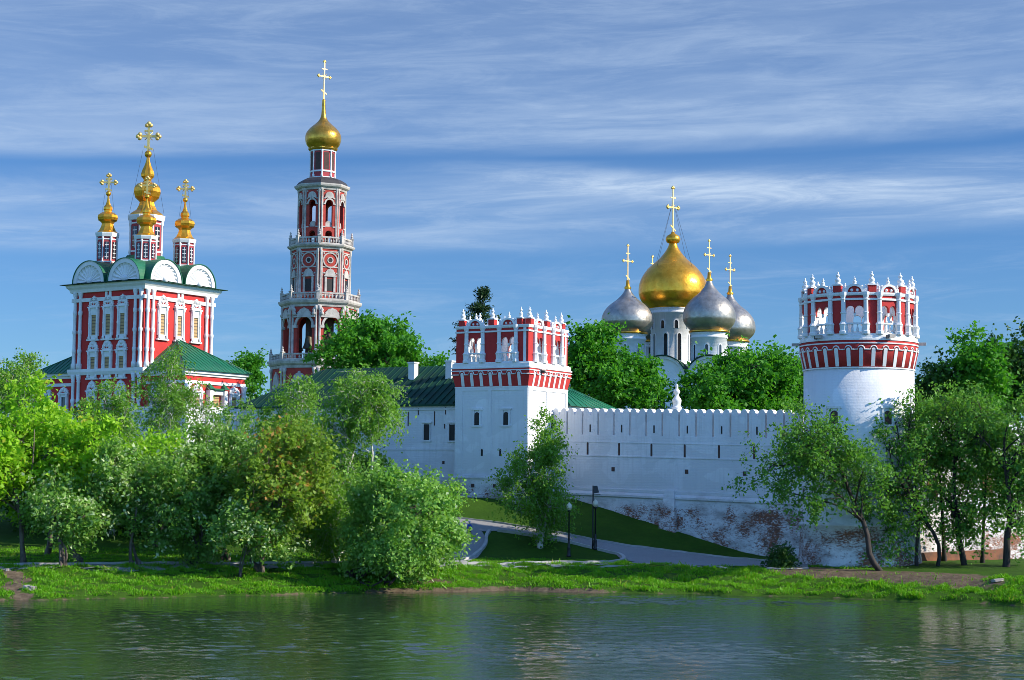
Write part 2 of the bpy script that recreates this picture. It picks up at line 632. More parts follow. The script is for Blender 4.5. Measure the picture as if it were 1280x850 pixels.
_sh = [(-60, 751), (0, 750), (90, 749), (200, 747), (440, 741), (560, 740), (650, 738), (760, 741), (950, 745), (1100, 750), (1280, 757), (1340, 759)]
_tp = [(-60, 711), (0, 709), (100, 709), (300, 708.5), (450, 707), (600, 706), (700, 705.5), (800, 707), (950, 711), (1100, 718), (1280, 725), (1340, 727)]
_S = [hit_plane(a, b, 0.0) for a, b in _sh]
_T = [hit_plane(a, b, 1.2) for a, b in _tp]
_sx = np.array([-400, -120] + [p.x for p in _S] + [120, 400])
_sy = np.array([60, 82] + [p.y for p in _S] + [86, 60])
_tx = np.array([-400, -120] + [p.x for p in _T] + [120, 400])
_ty = np.array([70, 92] + [p.y for p in _T] + [94, 70])
_rng = np.random.default_rng(5)
_wx = np.linspace(-400, 400, 1200)
_wob = np.convolve(_rng.normal(size=1200), np.ones(3) / 3, 'same') * 0.50


def shore(x):
    return np.interp(x, _sx, _sy) + np.interp(x, _wx, _wob)


def banktop(x):
    return np.interp(x, _tx, _ty)


def sstep(x, a, b):
    t = np.clip((x - a) / (b - a), 0, 1)
    return t * t * (3 - 2 * t)


def lumps(x, y):
    z = 0
    for i, (k, a) in enumerate(((0.5, .07), (1.1, .06), (2.3, .055), (4.1, .045), (6.3, .03))):
        z = z + a * np.sin(k * x + 1.7 * i + 0.6 * np.sin(k * 0.7 * y + i)) * np.cos(k * 1.3 * y + 2.1 * i + 0.5 * np.sin(k * x * .8))
    return z


def ground_z(x, y):
    x = np.asarray(x, float)
    y = np.asarray(y, float)
    S, T = shore(x), banktop(x)
    d = y - S
    w = np.maximum(T - S, 2.0)
    t = np.clip(d / w, 0, 1)
    bank = 0.20 * sstep(d, -0.15, 0.35) + 1.0 * (0.65 * t + 0.35 * sstep(t, 0, 1))
    z = np.where(d < 0, np.maximum(-0.9, 0.18 * d), bank)
    toe = 117.0 + 0.11 * np.clip(x, -30, 25)
    slope = 0.13 + 0.19 * sstep(x, -17, -3) - 0.27 * sstep(x, 17, 26)
    over = y - toe
    rise = slope * np.clip(np.log1p(np.exp(np.clip(over * 1.6, -40, 40))) / 1.6, 0, 60)
    z = z + np.minimum(rise, 3.6) + np.where(d > w, 0.03 * np.minimum(d - w, 12), 0)
    lm = lumps(x, y) * (0.25 + 0.9 * sstep(d, 0.2, 1.2) * sstep(d, w + 1.5, w - 0.5))
    z = z + np.where(d > 0, lm, 0)
    near = sstep(y, 24, 10)                     # the viewer's own bank
    return z * (1 - near) + near * 4.8


def ground_hit(px, py):
    d = ray(px, py)
    o = Vector((0, 0, CAM_Z))
    t = 40.0
    while t < 400:
        p = o + d * t
        if p.y > 70 and float(ground_z(p.x, p.y)) >= p.z:
            break
        t += 0.05
    return o + d * t


def gz(x, y):
    return float(ground_z(x, y))


def axis(a, b, fine0, fine1, df, grow=1.25):
    xs = list(np.arange(fine0, fine1 + 1e-6, df))
    s, p = df, fine0
    while p > a:
        s *= grow
        p -= s
        xs.insert(0, max(p, a))
    s, p = df, fine1
    while p < b:
        s *= grow
        p += s
        xs.append(min(p, b))
    return np.array(xs)


gx = axis(-1500, 1500, -46, 42, 0.33)
gy = axis(-200, 3000, 88, 134, 0.33)
GX, GY = np.meshgrid(gx, gy, indexing='ij')
GZ = ground_z(GX, GY)
nx, ny = GX.shape
V = np.stack([GX, GY, GZ], -1).reshape(-1, 3)
idx = np.arange(nx * ny).reshape(nx, ny)
Fq = np.stack([idx[:-1, :-1], idx[1:, :-1], idx[1:, 1:], idx[:-1, 1:]], -1).reshape(-1, 4)


def quad_mesh(name, V, Fq, mats, smooth=True):
    me = bpy.data.meshes.new(name)
    n, f = len(V), len(Fq)
    me.vertices.add(n)
    me.vertices.foreach_set('co', np.ascontiguousarray(V, np.float32).ravel())
    me.loops.add(f * 4)
    me.loops.foreach_set('vertex_index', np.ascontiguousarray(Fq, np.int32).ravel())
    me.polygons.add(f)
    me.polygons.foreach_set('loop_start', np.arange(0, f * 4, 4, dtype=np.int32))
    me.polygons.foreach_set('loop_total', np.full(f, 4, np.int32))
    if smooth:
        me.polygons.foreach_set('use_smooth', np.ones(f, bool))
    for m in mats:
        me.materials.append(m)
    me.update(calc_edges=True)
    return me


def ground_mat():
    m = Mat('grass_ground').set(rough=0.95, spec=0.1)
    v = m.pos(world=True)
    n1 = m.step(m.noise(0.35, 6, 0.6, v), 0.35, 0.68)
    n2 = m.step(m.noise(3.0, 6, 0.7, v), 0.3, 0.7)
    g = m.mix(n1, (0.034, 0.090, 0.007), (0.052, 0.120, 0.009))
    g = m.mix(m.math('MULTIPLY', n2, 0.5), g, (0.026, 0.055, 0.008))
    a = m.n('ShaderNodeAttribute', attribute_name='earth', attribute_type='GEOMETRY').outputs['Fac']
    e = m.math('ADD', a, m.math('MULTIPLY', m.math('SUBTRACT', m.noise(1.3, 8, 0.72, v), 0.5), 1.5))
    soil = m.mix(n2, (0.17, 0.13, 0.085), (0.085, 0.06, 0.04))
    m.color(m.mix(m.step(e, 0.45, 0.62), g, soil))
    m.bump(m.noise(5, 6, 0.7, v), 0.7, 0.08)
    return m.m


g_me = quad_mesh('ground', V, Fq, [ground_mat()])
d_ = GY - shore(GX)
_w = banktop(GX) - shore(GX)


def earth_at(X, Y):
    d = Y - shore(X)
    w = banktop(X) - shore(X)
    e = 0.5 * sstep(d, 0.35, 0.0)
    e = np.maximum(e, 0.7 * sstep(d, 0.7, 0.25) * sstep(X, -10, -7) * sstep(X, 9, 4))
    # trodden earth along the top of the right bank, under the trees
    e = np.maximum(e, 0.95 * sstep(X, 14, 17) * sstep(d, w - 2.8, w - 1.2) * sstep(d, w + 4.5, w + 2.2) * sstep(X, 31, 25))
    # worn track down to the water on the left, and bare soil below the willow bush
    tr = np.abs(X - np.interp(Y, [91, 101], [-25.2, -28.2]) - .35 * np.sin(1.3 * Y) - .15 * np.sin(3.1 * Y))
    e = np.maximum(e, 0.98 * sstep(tr, 0.9, 0.35) * sstep(Y, 92.4, 93.2) * sstep(Y, 102, 100))
    q = np.hypot((X + 4.8) / 2.6, (Y - 104.6) / 1.6)
    e = np.maximum(e, 0.75 * sstep(q, 0.9, 0.4))
    return e


at_e = g_me.attributes.new('earth', 'FLOAT', 'POINT')
at_e.data.foreach_set('value', earth_at(GX, GY).astype(np.float32).ravel())
ground = bpy.data.objects.new('ground', g_me)
col.objects.link(ground)
setting(ground)

# pond: a sheet with real ripples where the picture looks, flat farther off
wx = axis(-1400, 1400, -36, 36, 0.11, 1.5)
wy = axis(-190, 130, 54, 105, 0.17, 1.5)
PX, PY = np.meshgrid(wx, wy, indexing='ij')
_rng = np.random.default_rng(21)
PZ = np.zeros_like(PX)
gust = np.zeros_like(PX)
for k in range(14):
    a = _rng.uniform(0, 2 * math.pi)
    f = 2 * math.pi / _rng.uniform(9, 40)
    gust += np.sin(f * (.45 * PX * math.cos(a) + PY * math.sin(a)) + _rng.uniform(0, 6.3))
gust = np.clip(.75 + .22 * gust, .25, 1.5)
for k in range(72):
    lam = 0.32 * (1.7 / 0.32) ** (_rng.uniform(0, 1) ** 1.15)
    a = math.pi / 2 + _rng.normal() * .75
    f = 2 * math.pi / lam
    slope = .0115
    PZ += slope / f * np.sin(f * (PX * math.cos(a) + PY * math.sin(a)) + _rng.uniform(0, 6.3) + .8 * np.sin(.21 * PX + .13 * PY + k))
fade = sstep(PX, -40, -35) * sstep(PX, 40, 35) * sstep(PY, 48, 54.5) * sstep(PY, 110, 105)
calm = .45 + .55 * sstep(shore(PX) - PY, .3, 6.0)
PZ = PZ * gust * fade * calm
pm = Mat('pond_water').set((0.022, 0.042, 0.020), 0.02, spec=0.5)
pm.b.inputs['IOR'].default_value = 1.33
v1 = pm.pos((0.8, 1.0, 1), world=True, rot=(0, 0, 0.12))
pm.bump(pm.noise(5.0, 3, 0.55, v1, 0.3), 1.0, 0.016)
pi_ = np.arange(PX.size).reshape(PX.shape)
pf = np.stack([pi_[:-1, :-1], pi_[1:, :-1], pi_[1:, 1:], pi_[:-1, 1:]], -1).reshape(-1, 4)
pond = bpy.data.objects.new('pond_water', quad_mesh('pond_water', np.stack([PX, PY, PZ], -1).reshape(-1, 3), pf, [pm.m]))
col.objects.link(pond)
setting(pond)


def pave_mat():
    m = Mat('grey_paving').set((0.30, 0.29, 0.28), 0.85)
    v = m.pos(world=True)
    f = m.step(m.noise(0.8, 8, 0.65, v), 0.3, 0.7)
    b = m.n('ShaderNodeTexBrick')
    m.l(m.pos((2.2, 2.2, 2.2), world=True, rot=(0, 0, 0.4)), b.inputs['Vector'])
    b.inputs['Color1'].default_value = (0.36, 0.35, 0.34, 1)
    b.inputs['Color2'].default_value = (0.29, 0.285, 0.28, 1)
    b.inputs['Mortar'].default_value = (0.20, 0.19, 0.18, 1)
    b.inputs['Mortar Size'].default_value = 0.03
    m.color(m.mix(m.math('MULTIPLY', f, 0.4), b.outputs[0], (0.22, 0.21, 0.20)))
    m.bump(m.noise(9, 4, 0.6, v), 0.2, 0.02)
    return m.m


M['pave'] = pave_mat()
M['kerb'] = plain('pale_kerb_stone', (0.50, 0.48, 0.45), 0.85, 0.3, 1.0)


def resample(pts, step):
    P = [np.array((p[0], p[1])) for p in pts]
    Q = []
    for i in range(len(P) - 1):
        p0, p1, p2, p3 = P[max(i - 1, 0)], P[i], P[i + 1], P[min(i + 2, len(P) - 1)]
        n = max(2, int(np.linalg.norm(p2 - p1) / step))
        for k in range(n):
            t = k / n
            Q.append(0.5 * ((2 * p1) + (p2 - p0) * t + (2 * p0 - 5 * p1 + 4 * p2 - p3) * t * t + (3 * p1 - p0 - 3 * p2 + p3) * t ** 3))
    Q.append(P[-1])
    return np.array(Q)


PATHS = []


def off_path(x, y):
    out = np.ones(len(x), bool)
    for poly in PATHS:
        ins = np.zeros(len(x), bool)
        px_, py_ = poly[:, 0], poly[:, 1]
        j = len(poly) - 1
        for i in range(len(poly)):
            c = (py_[i] > y) != (py_[j] > y)
            with np.errstate(divide='ignore', invalid='ignore'):
                xi = (px_[j] - px_[i]) * (y - py_[i]) / (py_[j] - py_[i]) + px_[i]
            ins ^= c & (x < xi)
            j = i
        out &= ~ins
    return out


def ribbon(name, near, far, mat, lift=0.03, across=8, n=90):
    """A paved strip between two edge lines, laid on the ground."""
    def even(pts):
        q = resample(pts, 0.3)
        s = np.r_[0, np.cumsum(np.linalg.norm(np.diff(q, axis=0), axis=1))]
        t = np.linspace(0, s[-1], n)
        return np.stack([np.interp(t, s, q[:, 0]), np.interp(t, s, q[:, 1])], 1)
    a, b = even(near), even(far)
    k = np.linspace(0, 1, across + 1)[None, :, None]
    P = a[:, None, :] * (1 - k) + b[:, None, :] * k
    Z = ground_z(P[..., 0], P[..., 1]) + lift
    PATHS.append(np.concatenate([a, b[::-1]]))
    V = np.concatenate([P, Z[..., None]], -1).reshape(-1, 3)
    I = np.arange(n * (across + 1)).reshape(n, across + 1)
    Fq = np.stack([I[:-1, :-1], I[1:, :-1], I[1:, 1:], I[:-1, 1:]], -1).reshape(-1, 4)
    o = bpy.data.objects.new(name, quad_mesh(name, V, Fq, [mat]))
    col.objects.link(o)
    setting(o)
    return o


def kerb(name, pts, w=0.16, h=0.12):
    q = resample(pts, 0.35)
    mb = MB()
    vs, fs = [], []
    for i, p in enumerate(q):
        t = q[min(i + 1, len(q) - 1)] - q[max(i - 1, 0)]
        t = t / (np.linalg.norm(t) + 1e-9)
        nn = np.array((-t[1], t[0])) * w / 2
        z = gz(p[0], p[1])
        for (sx, zz) in ((-1, -0.1), (1, -0.1), (1, h), (-1, h)):
            vs.append((p[0] + nn[0] * sx, p[1] + nn[1] * sx, z + zz))
    for i in range(len(q) - 1):
        a = 4 * i
        for k in range(4):
            fs.append((a + k, a + (k + 1) % 4, a + 4 + (k + 1) % 4, a + 4 + k))
    fs += [(0, 1, 2, 3), tuple(4 * (len(q) - 1) + k for k in range(4))]
    mb.add(vs, fs)
    return setting(mb.build(name, M['kerb']))


G = lambda pts: [ground_hit(*p) for p in pts]
# the drive that climbs along the fortress wall, from the lower right to the upper left
up_near = G([(1010, 710), (960, 709.5), (900, 708.5), (840, 706), (790, 702.5), (768, 693), (742, 686.5), (700, 677), (650, 668.5), (622, 664.5), (600, 665), (560, 664)])
up_far = G([(1010, 705), (960, 702.5), (900, 697), (840, 690), (790, 684), (768, 680.5), (742, 676), (700, 667), (650, 659), (622, 655), (600, 652), (560, 648)])
ribbon('path', up_near, up_far, M['pave'], 0.04, 10)
kerb('kerb', G([(1010, 704.7), (960, 702.2), (900, 696.7), (840, 689.7), (790, 683.7), (742, 675.7), (700, 666.7), (650, 658.7), (600, 651.7), (560, 647.7)]))
# the spur that bends down to the bank on the left of the lawn island
ribbon('path', G([(535, 652), (545, 668), (546, 684), (540, 703)]), G([(598, 660), (607, 673), (605, 686), (582, 703)]), M['pave'], 0.032, 8, 40)
kerb('kerb', G([(612, 664.5), (608, 671), (607.5, 679), (603, 687), (594, 694), (578, 701)]), 0.22, 0.16)
# strip of paving along the top of the bank
ribbon('path', G([(-60, 711.5), (100, 710.5), (300, 709.5), (450, 708.5), (580, 708), (690, 708), (770, 707.5), (830, 706.5)]),
       G([(-60, 707.5), (100, 706.5), (300, 705.5), (450, 704.5), (580, 704), (690, 704.5), (770, 704), (830, 702)]), M['pave'], 0.036, 4, 160)
kerb('kerb', G([(-60, 707.3), (100, 706.3), (300, 705.3), (450, 704.3), (580, 703.8), (690, 704.2), (740, 703.6), (770, 702.5), (780, 699.5), (776, 695), (768, 692.4), (742, 686), (700, 676.5), (650, 668), (622, 664)]), 0.22, 0.15)
kerb('kerb', G([(580, 708.3), (690, 708.4), (770, 708), (840, 706.6), (900, 709), (960, 710), (1010, 710.6)]), 0.18, 0.06)


# ================================================================== battlemented towers
def column_mb(F, u, z0, z1, r=0.17):
    h = z1 - z0
    mb = MB()
    c = F(u, 0.06, 0)
    r *= .9
    mb.lathe([(r * 1.75, z0), (r * 1.75, z0 + .06 * h), (r * 1.45, z0 + .09 * h), (r * 1.55, z0 + .20 * h), (r * 1.85, z0 + .235 * h), (r * 1.3, z0 + .275 * h),
              (r * 1.08, z0 + .31 * h), (r * 1.0, z0 + .48 * h), (r * 1.22, z0 + .495 * h), (r * 1.22, z0 + .515 * h), (r * 1.0, z0 + .53 * h),
              (r * 0.95, z0 + .80 * h), (r * 1.2, z0 + .825 * h), (r * 1.0, z0 + .86 * h), (r * 1.45, z0 + .93 * h), (r * 1.5, z1)], 8, (c[0], c[1], 0), 0, False, math.pi / 8)
    return mb


def finial_mb(c, h, r=0.2, n=8):
    mb = MB()
    mb.lathe(smooth_prof([(r * .9, 0), (r * .95, .08 * h), (r * .66, .15 * h), (r * .80, .28 * h), (r * .82, .38 * h), (r * .45, .50 * h), (r * .36, .57 * h), (r * .58, .66 * h), (r * .55, .73 * h),
                          (r * .28, .80 * h), (r * .22, .86 * h), (r * .27, .92 * h), (0.0, h)], 3), n, c)
    return mb


def battlement(F, root, bays, panels, z0, z1, T=0.42, fin_h=1.0, seg=1, col_r=0.17, row_finials=True):
    """bays, panels: lists of (u0, u1) along the frame; z0 gallery floor, z1 underside of the cornice."""
    h = z1 - z0
    zt = z1 - 0.12 * h
    for (u0, u1) in panels:
        mb = MB(F)
        mb.box(u0, u1, -0.18, 0, z0, z1 - 0.02, 0, seg)
        mb.box(u0, u1, -T, -0.18, z0, z1 - 0.02, 1, seg)
        mb.build('wall_panel', [M['tower_red'], M['trim']], root)
        uc = (u0 + u1) / 2
        pw = min(0.24, (u1 - u0) * 0.34)
        p = MB(F)
        zc = z1 + 0.22
        p.box(uc - pw, uc + pw, -0.40, 0.06, zc, zc + 0.42, 0)
        p.box(uc - pw - .05, uc + pw + .05, -0.45, 0.11, zc + 0.42, zc + 0.50, 1)
        po = p.build('merlon_pedestal', [M['tower_red'], M['trim']], root)
        c = F(uc, -0.17, zc + 0.50)
        finial_mb(c, fin_h * 0.82, pw * 0.95).build('finial', M['trim'], po)
    for (u0, u1) in bays:
        w = u1 - u0
        um = (u0 + u1) / 2
        r = w / 4 * 0.80
        za = zt - 0.14 * h - r
        i0, i1 = u0 + 0.06 * w, u1 - 0.06 * w
        q = (um - i0)
        poly = [(u0, zt + 0.12 * h - 0.02), (u0, z0 + 0.5 * h), (i0, z0 + 0.5 * h), (i0, za)] + arcpts(i0 + q / 2 - .0, za, q / 2 * .92, math.pi, 0, 8) + \
               [(um - .02, za - .18), (um + .02, za - .18)] + arcpts(um + q / 2, za, q / 2 * .92, math.pi, 0, 8) + [(i1, za), (i1, z0 + 0.5 * h), (u1, z0 + 0.5 * h), (u1, zt + 0.12 * h - 0.02)]
        mb = MB(F)
        mb.ext(poly, -0.20, 0, 0)
        mb.ext(poly, -T, -0.20, 1)
        mb.build('double_arch', [M['tower_red'], M['trim']], root)
        d = MB(F)
        d.box(um - .07, um + .07, -0.25, -0.08, za - .36, za - .16, 0)
        d.box(um - .05, um + .05, -0.22, -0.10, za - .42, za - .36, 0)
        d.build('arch_pendant', M['trim'], root)
        b = MB(F)
        hb = 0.30 * h
        b.box(u0, u1, -0.30, -0.06, z0 + hb - .10, z0 + hb, 0, max(1, seg))
        b.box(u0, u1, -0.30, -0.06, z0 + .0, z0 + .10, 0, max(1, seg))
        for k in range(4):
            uu = u0 + w * (k + .5) / 4
            c = (uu, -0.18, 0)
            b.lathe([(.05, z0 + .10), (.09, z0 + .25 * hb), (.10, z0 + .45 * hb), (.05, z0 + .66 * hb), (.045, z0 + .80 * hb), (.08, z0 + hb - .10)], 6, (c[0], c[1], 0))
        b.build('balustrade', M['trim'], root)
        # arched gable over the bay
        zc = z1 + 0.22
        ro = w / 2 * 0.86
        g = MB(F)
        ring = arcpts(um, zc, ro, math.pi, 0, 14) + arcpts(um, zc, ro * .72, 0, math.pi, 14)
        g.ext([(a, zc + (b_ - zc) * 0.86) for a, b_ in ring], -0.34, 0.06, 0)
        g.ext([(a, zc + (b_ - zc) * 0.86) for a, b_ in arcpts(um, zc, ro * .71, math.pi, 0, 12)], -0.22, -0.04, 1)
        for sgn in (-1, 1):
            c = (um + sgn * ro * .30, -0.06, zc + ro * .20)
            g.ball(c, .10, 0, 8)
            c = (um + sgn * ro * 1.02, -0.12, zc + .13)
            g.ball(c, .13, 0, 8, 1.2)
            c = (um + sgn * ro * .80, -0.12, zc + ro * .62)
            g.ball(c, .085, 0, 8)
        go = g.build('arched_gable', [M['trim'], M['tower_red']], root)
        c = F(um, -0.14, zc + ro * .80)
        finial_mb(c, fin_h * 0.50, .15).build('finial', M['trim'], go)
        for uu in (u0, u1):
            column_mb(F, uu, z0, z1 + 0.215, col_r).build('column', M['trim'], root)
            c = F(uu, -0.05, zc)
            finial_mb(c, fin_h * 0.48, .12).build('finial', M['trim'], root)


def cornice_lathe(mb, rad, prof, n, phase=0.0, mi=0, smooth=False):
    """closed ring: prof is (w, z) outside then a hidden inner side"""
    zs = [p[1] for p in prof]
    inner = [(rad - 0.30, max(zs)), (rad - 0.30, min(zs))]
    P = [(rad + w, z) for w, z in prof]
    vs, fs = [], []
    L_ = P + inner
    k = len(L_)
    for i in range(n):
        a = phase + 2 * math.pi * i / n
        vs += [(r * math.sin(a), -r * math.cos(a), z) for r, z in L_]
    for i in range(n):
        j = (i + 1) % n
        for q in range(k):
            fs.append((i * k + q, j * k + q, j * k + (q + 1) % k, i * k + (q + 1) % k))
    mb.add(vs, fs, mi, smooth)


# ------------------------------------------------------------------ the round corner tower
RT = at(1073.5, 500, 113.0)
RT.z = 0
Rr = 3.50
zz = lambda py: zat(1073.5, py, 109.5)
z_cb, z_sc, z_ct, z_fl, z_cn = zz(458), zz(436), zz(425), zz(422.5), zz(369)
round_tower = thing('round_tower', 'round white corner tower with a red battlemented crown of white columns', 'tower', (RT.x, RT.y, 0), R(-14.8))
ZL = 3.9
mb = MB()
prof = [(3.98, 0.2), (3.92, 1.2), (3.80, 2.4), (3.74, ZL - .12), (3.84, ZL - .08), (3.84, ZL + .05), (3.70, ZL + .10), (3.70, ZL + .22), (3.58, ZL + .30),
        (3.55, 6.0), (Rr, 9.0), (Rr, z_cb + .02)]
mb.lathe(prof, 72, (0, 0, 0))
M['rt_white'] = whitewash('worn_tower_limewash', grime=0.25, worn=(0.0, 3.3, 5.2))
mb.build('shaft', M['rt_white'], round_tower)


def small_window(F, u, z, w, h, root, arch=True, frame=0.16, pane=None, out=0.0):
    f = MB(F)
    zt = z + h
    o = [(u - w / 2, z), (u - w / 2, zt - w / 2)] + arcpts(u, zt - w / 2, w / 2, math.pi, 0, 8)[1:] + [(u + w / 2, z)]
    if not arch:
        o = [(u - w / 2, z), (u - w / 2, zt), (u + w / 2, zt), (u + w / 2, z)]
    f.ext(o, -0.1, 0.02 + out, 0)
    win = f.build('window', pane or M['dark'], root)
    if frame:
        g = MB(F)
        k = frame
        g.box(u - w / 2 - k, u - w / 2 - 0.004, -.1, .07 + out, z - .003, zt + k, 0)
        g.box(u + w / 2 + 0.004, u + w / 2 + k, -.1, .07 + out, z - .003, zt + k, 0)
        g.box(u - w / 2 - k - .1, u + w / 2 + k + .1, -.1, .12 + out, zt + k + .003, zt + k + .12, 0)
        g.box(u - w / 2 - k - .06, u + w / 2 + k + .06, -.1, .10 + out, z - .12, z - .006, 0)
        g.build('frame', M['white'], win)
    return win


F = drum((0, 0, 0), Rr)
ang0 = R(0)
for (px, py, wpx, hpx) in ((1044, 530, 9, 15), (1108, 530, 8, 15), (990, 628, 9, 18), (1140, 632, 10, 20)):
    off = (px - 1073.5) / 68.3
    a = math.asin(max(-.97, min(.97, off))) + R(-11.2) + R(14.8)
    zc = zat(1073.5, py, 109.8)
    Fw = drum((0, 0, 0), 3.50 if zc > 8 else 3.58)
    small_window(Fw, a * 3.5, zc, 0.52, 0.85, round_tower, True, 0.14, M['dark_brick'])
# corbelled belt
W = 0.24
cb = MB()
cb.lathe([(Rr - .05, z_cb), (Rr + .02, z_cb), (Rr + W, z_sc), (Rr + W, z_ct), (Rr - .3, z_ct)], 90, (0, 0, 0), 0, True)
belt = cb.build('corbel_belt', M['tower_red'], round_tower)
N = 30
pitch = 2 * math.pi * Rr / N
for k in range(N):
    u = (k + .5) * pitch
    r = MB(F)
    hw = .115
    zt = z_sc + .02
    a = [(u - hw, -.05, z_cb + .02), (u + hw, -.05, z_cb + .02), (u + hw, .045, z_cb + .02), (u - hw, .045, z_cb + .02)]
    top = [(u - hw, -.05, zt - .06), (u + hw, -.05, zt - .06), (u + hw, W + .03, zt - .06), (u - hw, W + .03, zt - .06)]
    r.add(a + top, [(0, 1, 2, 3), (4, 5, 6, 7), (0, 1, 5, 4), (1, 2, 6, 5), (2, 3, 7, 6), (3, 0, 4, 7)])
    r.ext(arcpts(u, zt - .06, hw, math.pi, 0, 6), -.05, W + .03)
    r.build('corbel_rib', M['trim'], belt)
s = MB()
pts = []
for k in range(N):
    u = (k + .5) * pitch
    pts += [(u - pitch / 2, z_sc - .04), (u - .20, z_sc - .04)] + arcpts(u, z_sc + .0, .19, math.pi * .95, .05, 6) + [(u + .20, z_sc - .04)]
pts.append(((N + .5 - .5) * pitch, z_sc - .04))
s.tube([F(u, W + .02, z) for u, z in pts], .042, 5)
s.build('scalloped_string', M['trim'], belt)
s = MB()
cornice_lathe(s, Rr, [(0, z_cb - .10), (.06, z_cb - .10), (.06, z_cb - .02), (0, z_cb - .02)], 90)
cornice_lathe(s, Rr, [(W - .05, z_ct - .22), (W + .05, z_ct - .22), (W + .05, z_ct - .14), (W - .05, z_ct - .14)], 90)
s.build('string_course', M['trim'], belt)
s = MB()
cornice_lathe(s, Rr, [(W - .1, z_ct + .003), (W + .05, z_ct + .003), (W + .05, z_ct + .10), (W - .03, z_ct + .13), (W - .03, z_fl + .16), (.12, z_fl + .22), (.12, z_fl + .30), (-.1, z_fl + .30)], 90)
s.build('gallery_ledge', M['trim'], round_tower)
z0b = z_fl + .26
f = MB()
f.lathe([(Rr - .05, z0b - .3), (Rr - .05, z0b - .05), (0, z0b - .05)], 48)
f.build('gallery_floor', M['trim'], round_tower)
Rb = Rr + .06
F2 = drum((0, 0, 0), Rb)
bays, panels = [], []
for k in range(10):
    u = k * 2 * math.pi * Rb / 10
    hb = R(11.1) * Rb
    bays.append((u - hb, u + hb))
    panels.append((u + hb, u + 2 * math.pi * Rb / 10 - hb))
battlement(F2, round_tower, bays, panels, z0b, z_cn, seg=4, fin_h=1.02)
s = MB()
cornice_lathe(s, Rb, [(.0, z_cn + .003), (.03, z_cn + .003), (.07, z_cn + .10), (.07, z_cn + .2), (0, z_cn + .2)], 90)
s.build('cornice', M['trim'], round_tower)
s = MB()
cornice_lathe(s, Rb, [(.0, z_cn - .30), (.08, z_cn - .30), (.08, z_cn - .17), (0, z_cn - .17)], 90)
s.build('string_course', M['trim'], round_tower)
for a in (R(-85 + 3), R(85 + 3)):                     # rain spouts
    s = MB(drum((0, 0, 0), Rr))
    s.box(a * Rr - .10, a * Rr + .10, -.2, .75, z_ct - .12, z_ct + .06)
    s.build('rain_spout', M['old_trim'], round_tower)
for a in (-38, 31):
    s = MB(drum((0, 0, 0), Rr))
    aa = R(a + 3.6)
    s.box(aa * Rr - .18, aa * Rr + .18, W + .1, W + .34, z_ct + .16, z_ct + .36)
    s.box(aa * Rr - .30, aa * Rr - .2, W + .1, W + .30, z_ct + .10, z_ct + .32, 1)
    s.build('floodlight', [M['old_trim'], M['iron']], round_tower)

# ------------------------------------------------------------------ the square tower
QA = R(-29.5)
A2 = 3.05
corner = at(660, 480, 127.0)
cx = corner.x + (-A2 * math.cos(QA) - A2 * math.sin(QA))
cy = corner.y + (-A2 * math.sin(QA) + A2 * math.cos(QA))
square_tower = thing('square_tower', 'square white tower with a red crown beside the dark green roof', 'tower', (cx, cy, 0), QA)
zq = lambda py: zat(660, py, 127.0)
q_cb, q_sc, q_ct, q_fl, q_cn = zq(482), zq(466.5), zq(459.5), zq(453.5), zq(408.5)
b = MB()
zl1, zl2 = zq(596), zq(621)
for (z0, z1, a) in ((2.0, zl2 - .1, A2 + .26), (zl2 - .1, zl2 + .08, A2 + .34), (zl2 + .08, zl1 - .16, A2 + .16), (zl1 - .16, zl1 - .03, A2 + .24), (zl1 - .03, zl1 + .12, A2 + .10), (zl1 + .12, q_cb, A2)):
    b.box(-a, a, -a, a, z0, z1)
M['st_white'] = whitewash('tower_limewash', grime=0.2, worn=(4.0, 5.6, 7.6))
M['white_flat'] = M['st_white']
b.build('shaft', M['st_white'], square_tower)
faces = [face((0, 0, 0), R(90) * k, A2) for k in range(4)]
for k, F in enumerate(faces):
    s = MB(F)
    for (u0, u1) in ((-A2 + .004, -A2 + .62), (-.28, .02), (A2 - .30, A2 - .004)):
        s.box(u0, u1, -.05, .045, zl1 + .13, q_cb - .01)
    s.box(-A2 + .62, -.28, -.05, .045, q_cb - .30, q_cb - .01)
    s.box(.02, A2 - .30, -.05, .045, q_cb - .30, q_cb - .01)
    s.build('pilaster', M['st_white'], square_tower)
    if k == 0:
        for u in (-1.20, 1.25):
            small_window(F, u, zq(531), .42, .95, square_tower, True, .16, M['dark'])
        for u in (-.75, .80):
            small_window(F, u, zq(570), .16, .50, square_tower, True, 0)
        for u in (-1.4, .45):
            small_window(F, u, zq(610), .26, .26, square_tower, False, 0, M['dark_brick'], .17)
    if k == 1:
        small_window(F, .6, zq(534), .42, .95, square_tower, True, .16, M['dark'])
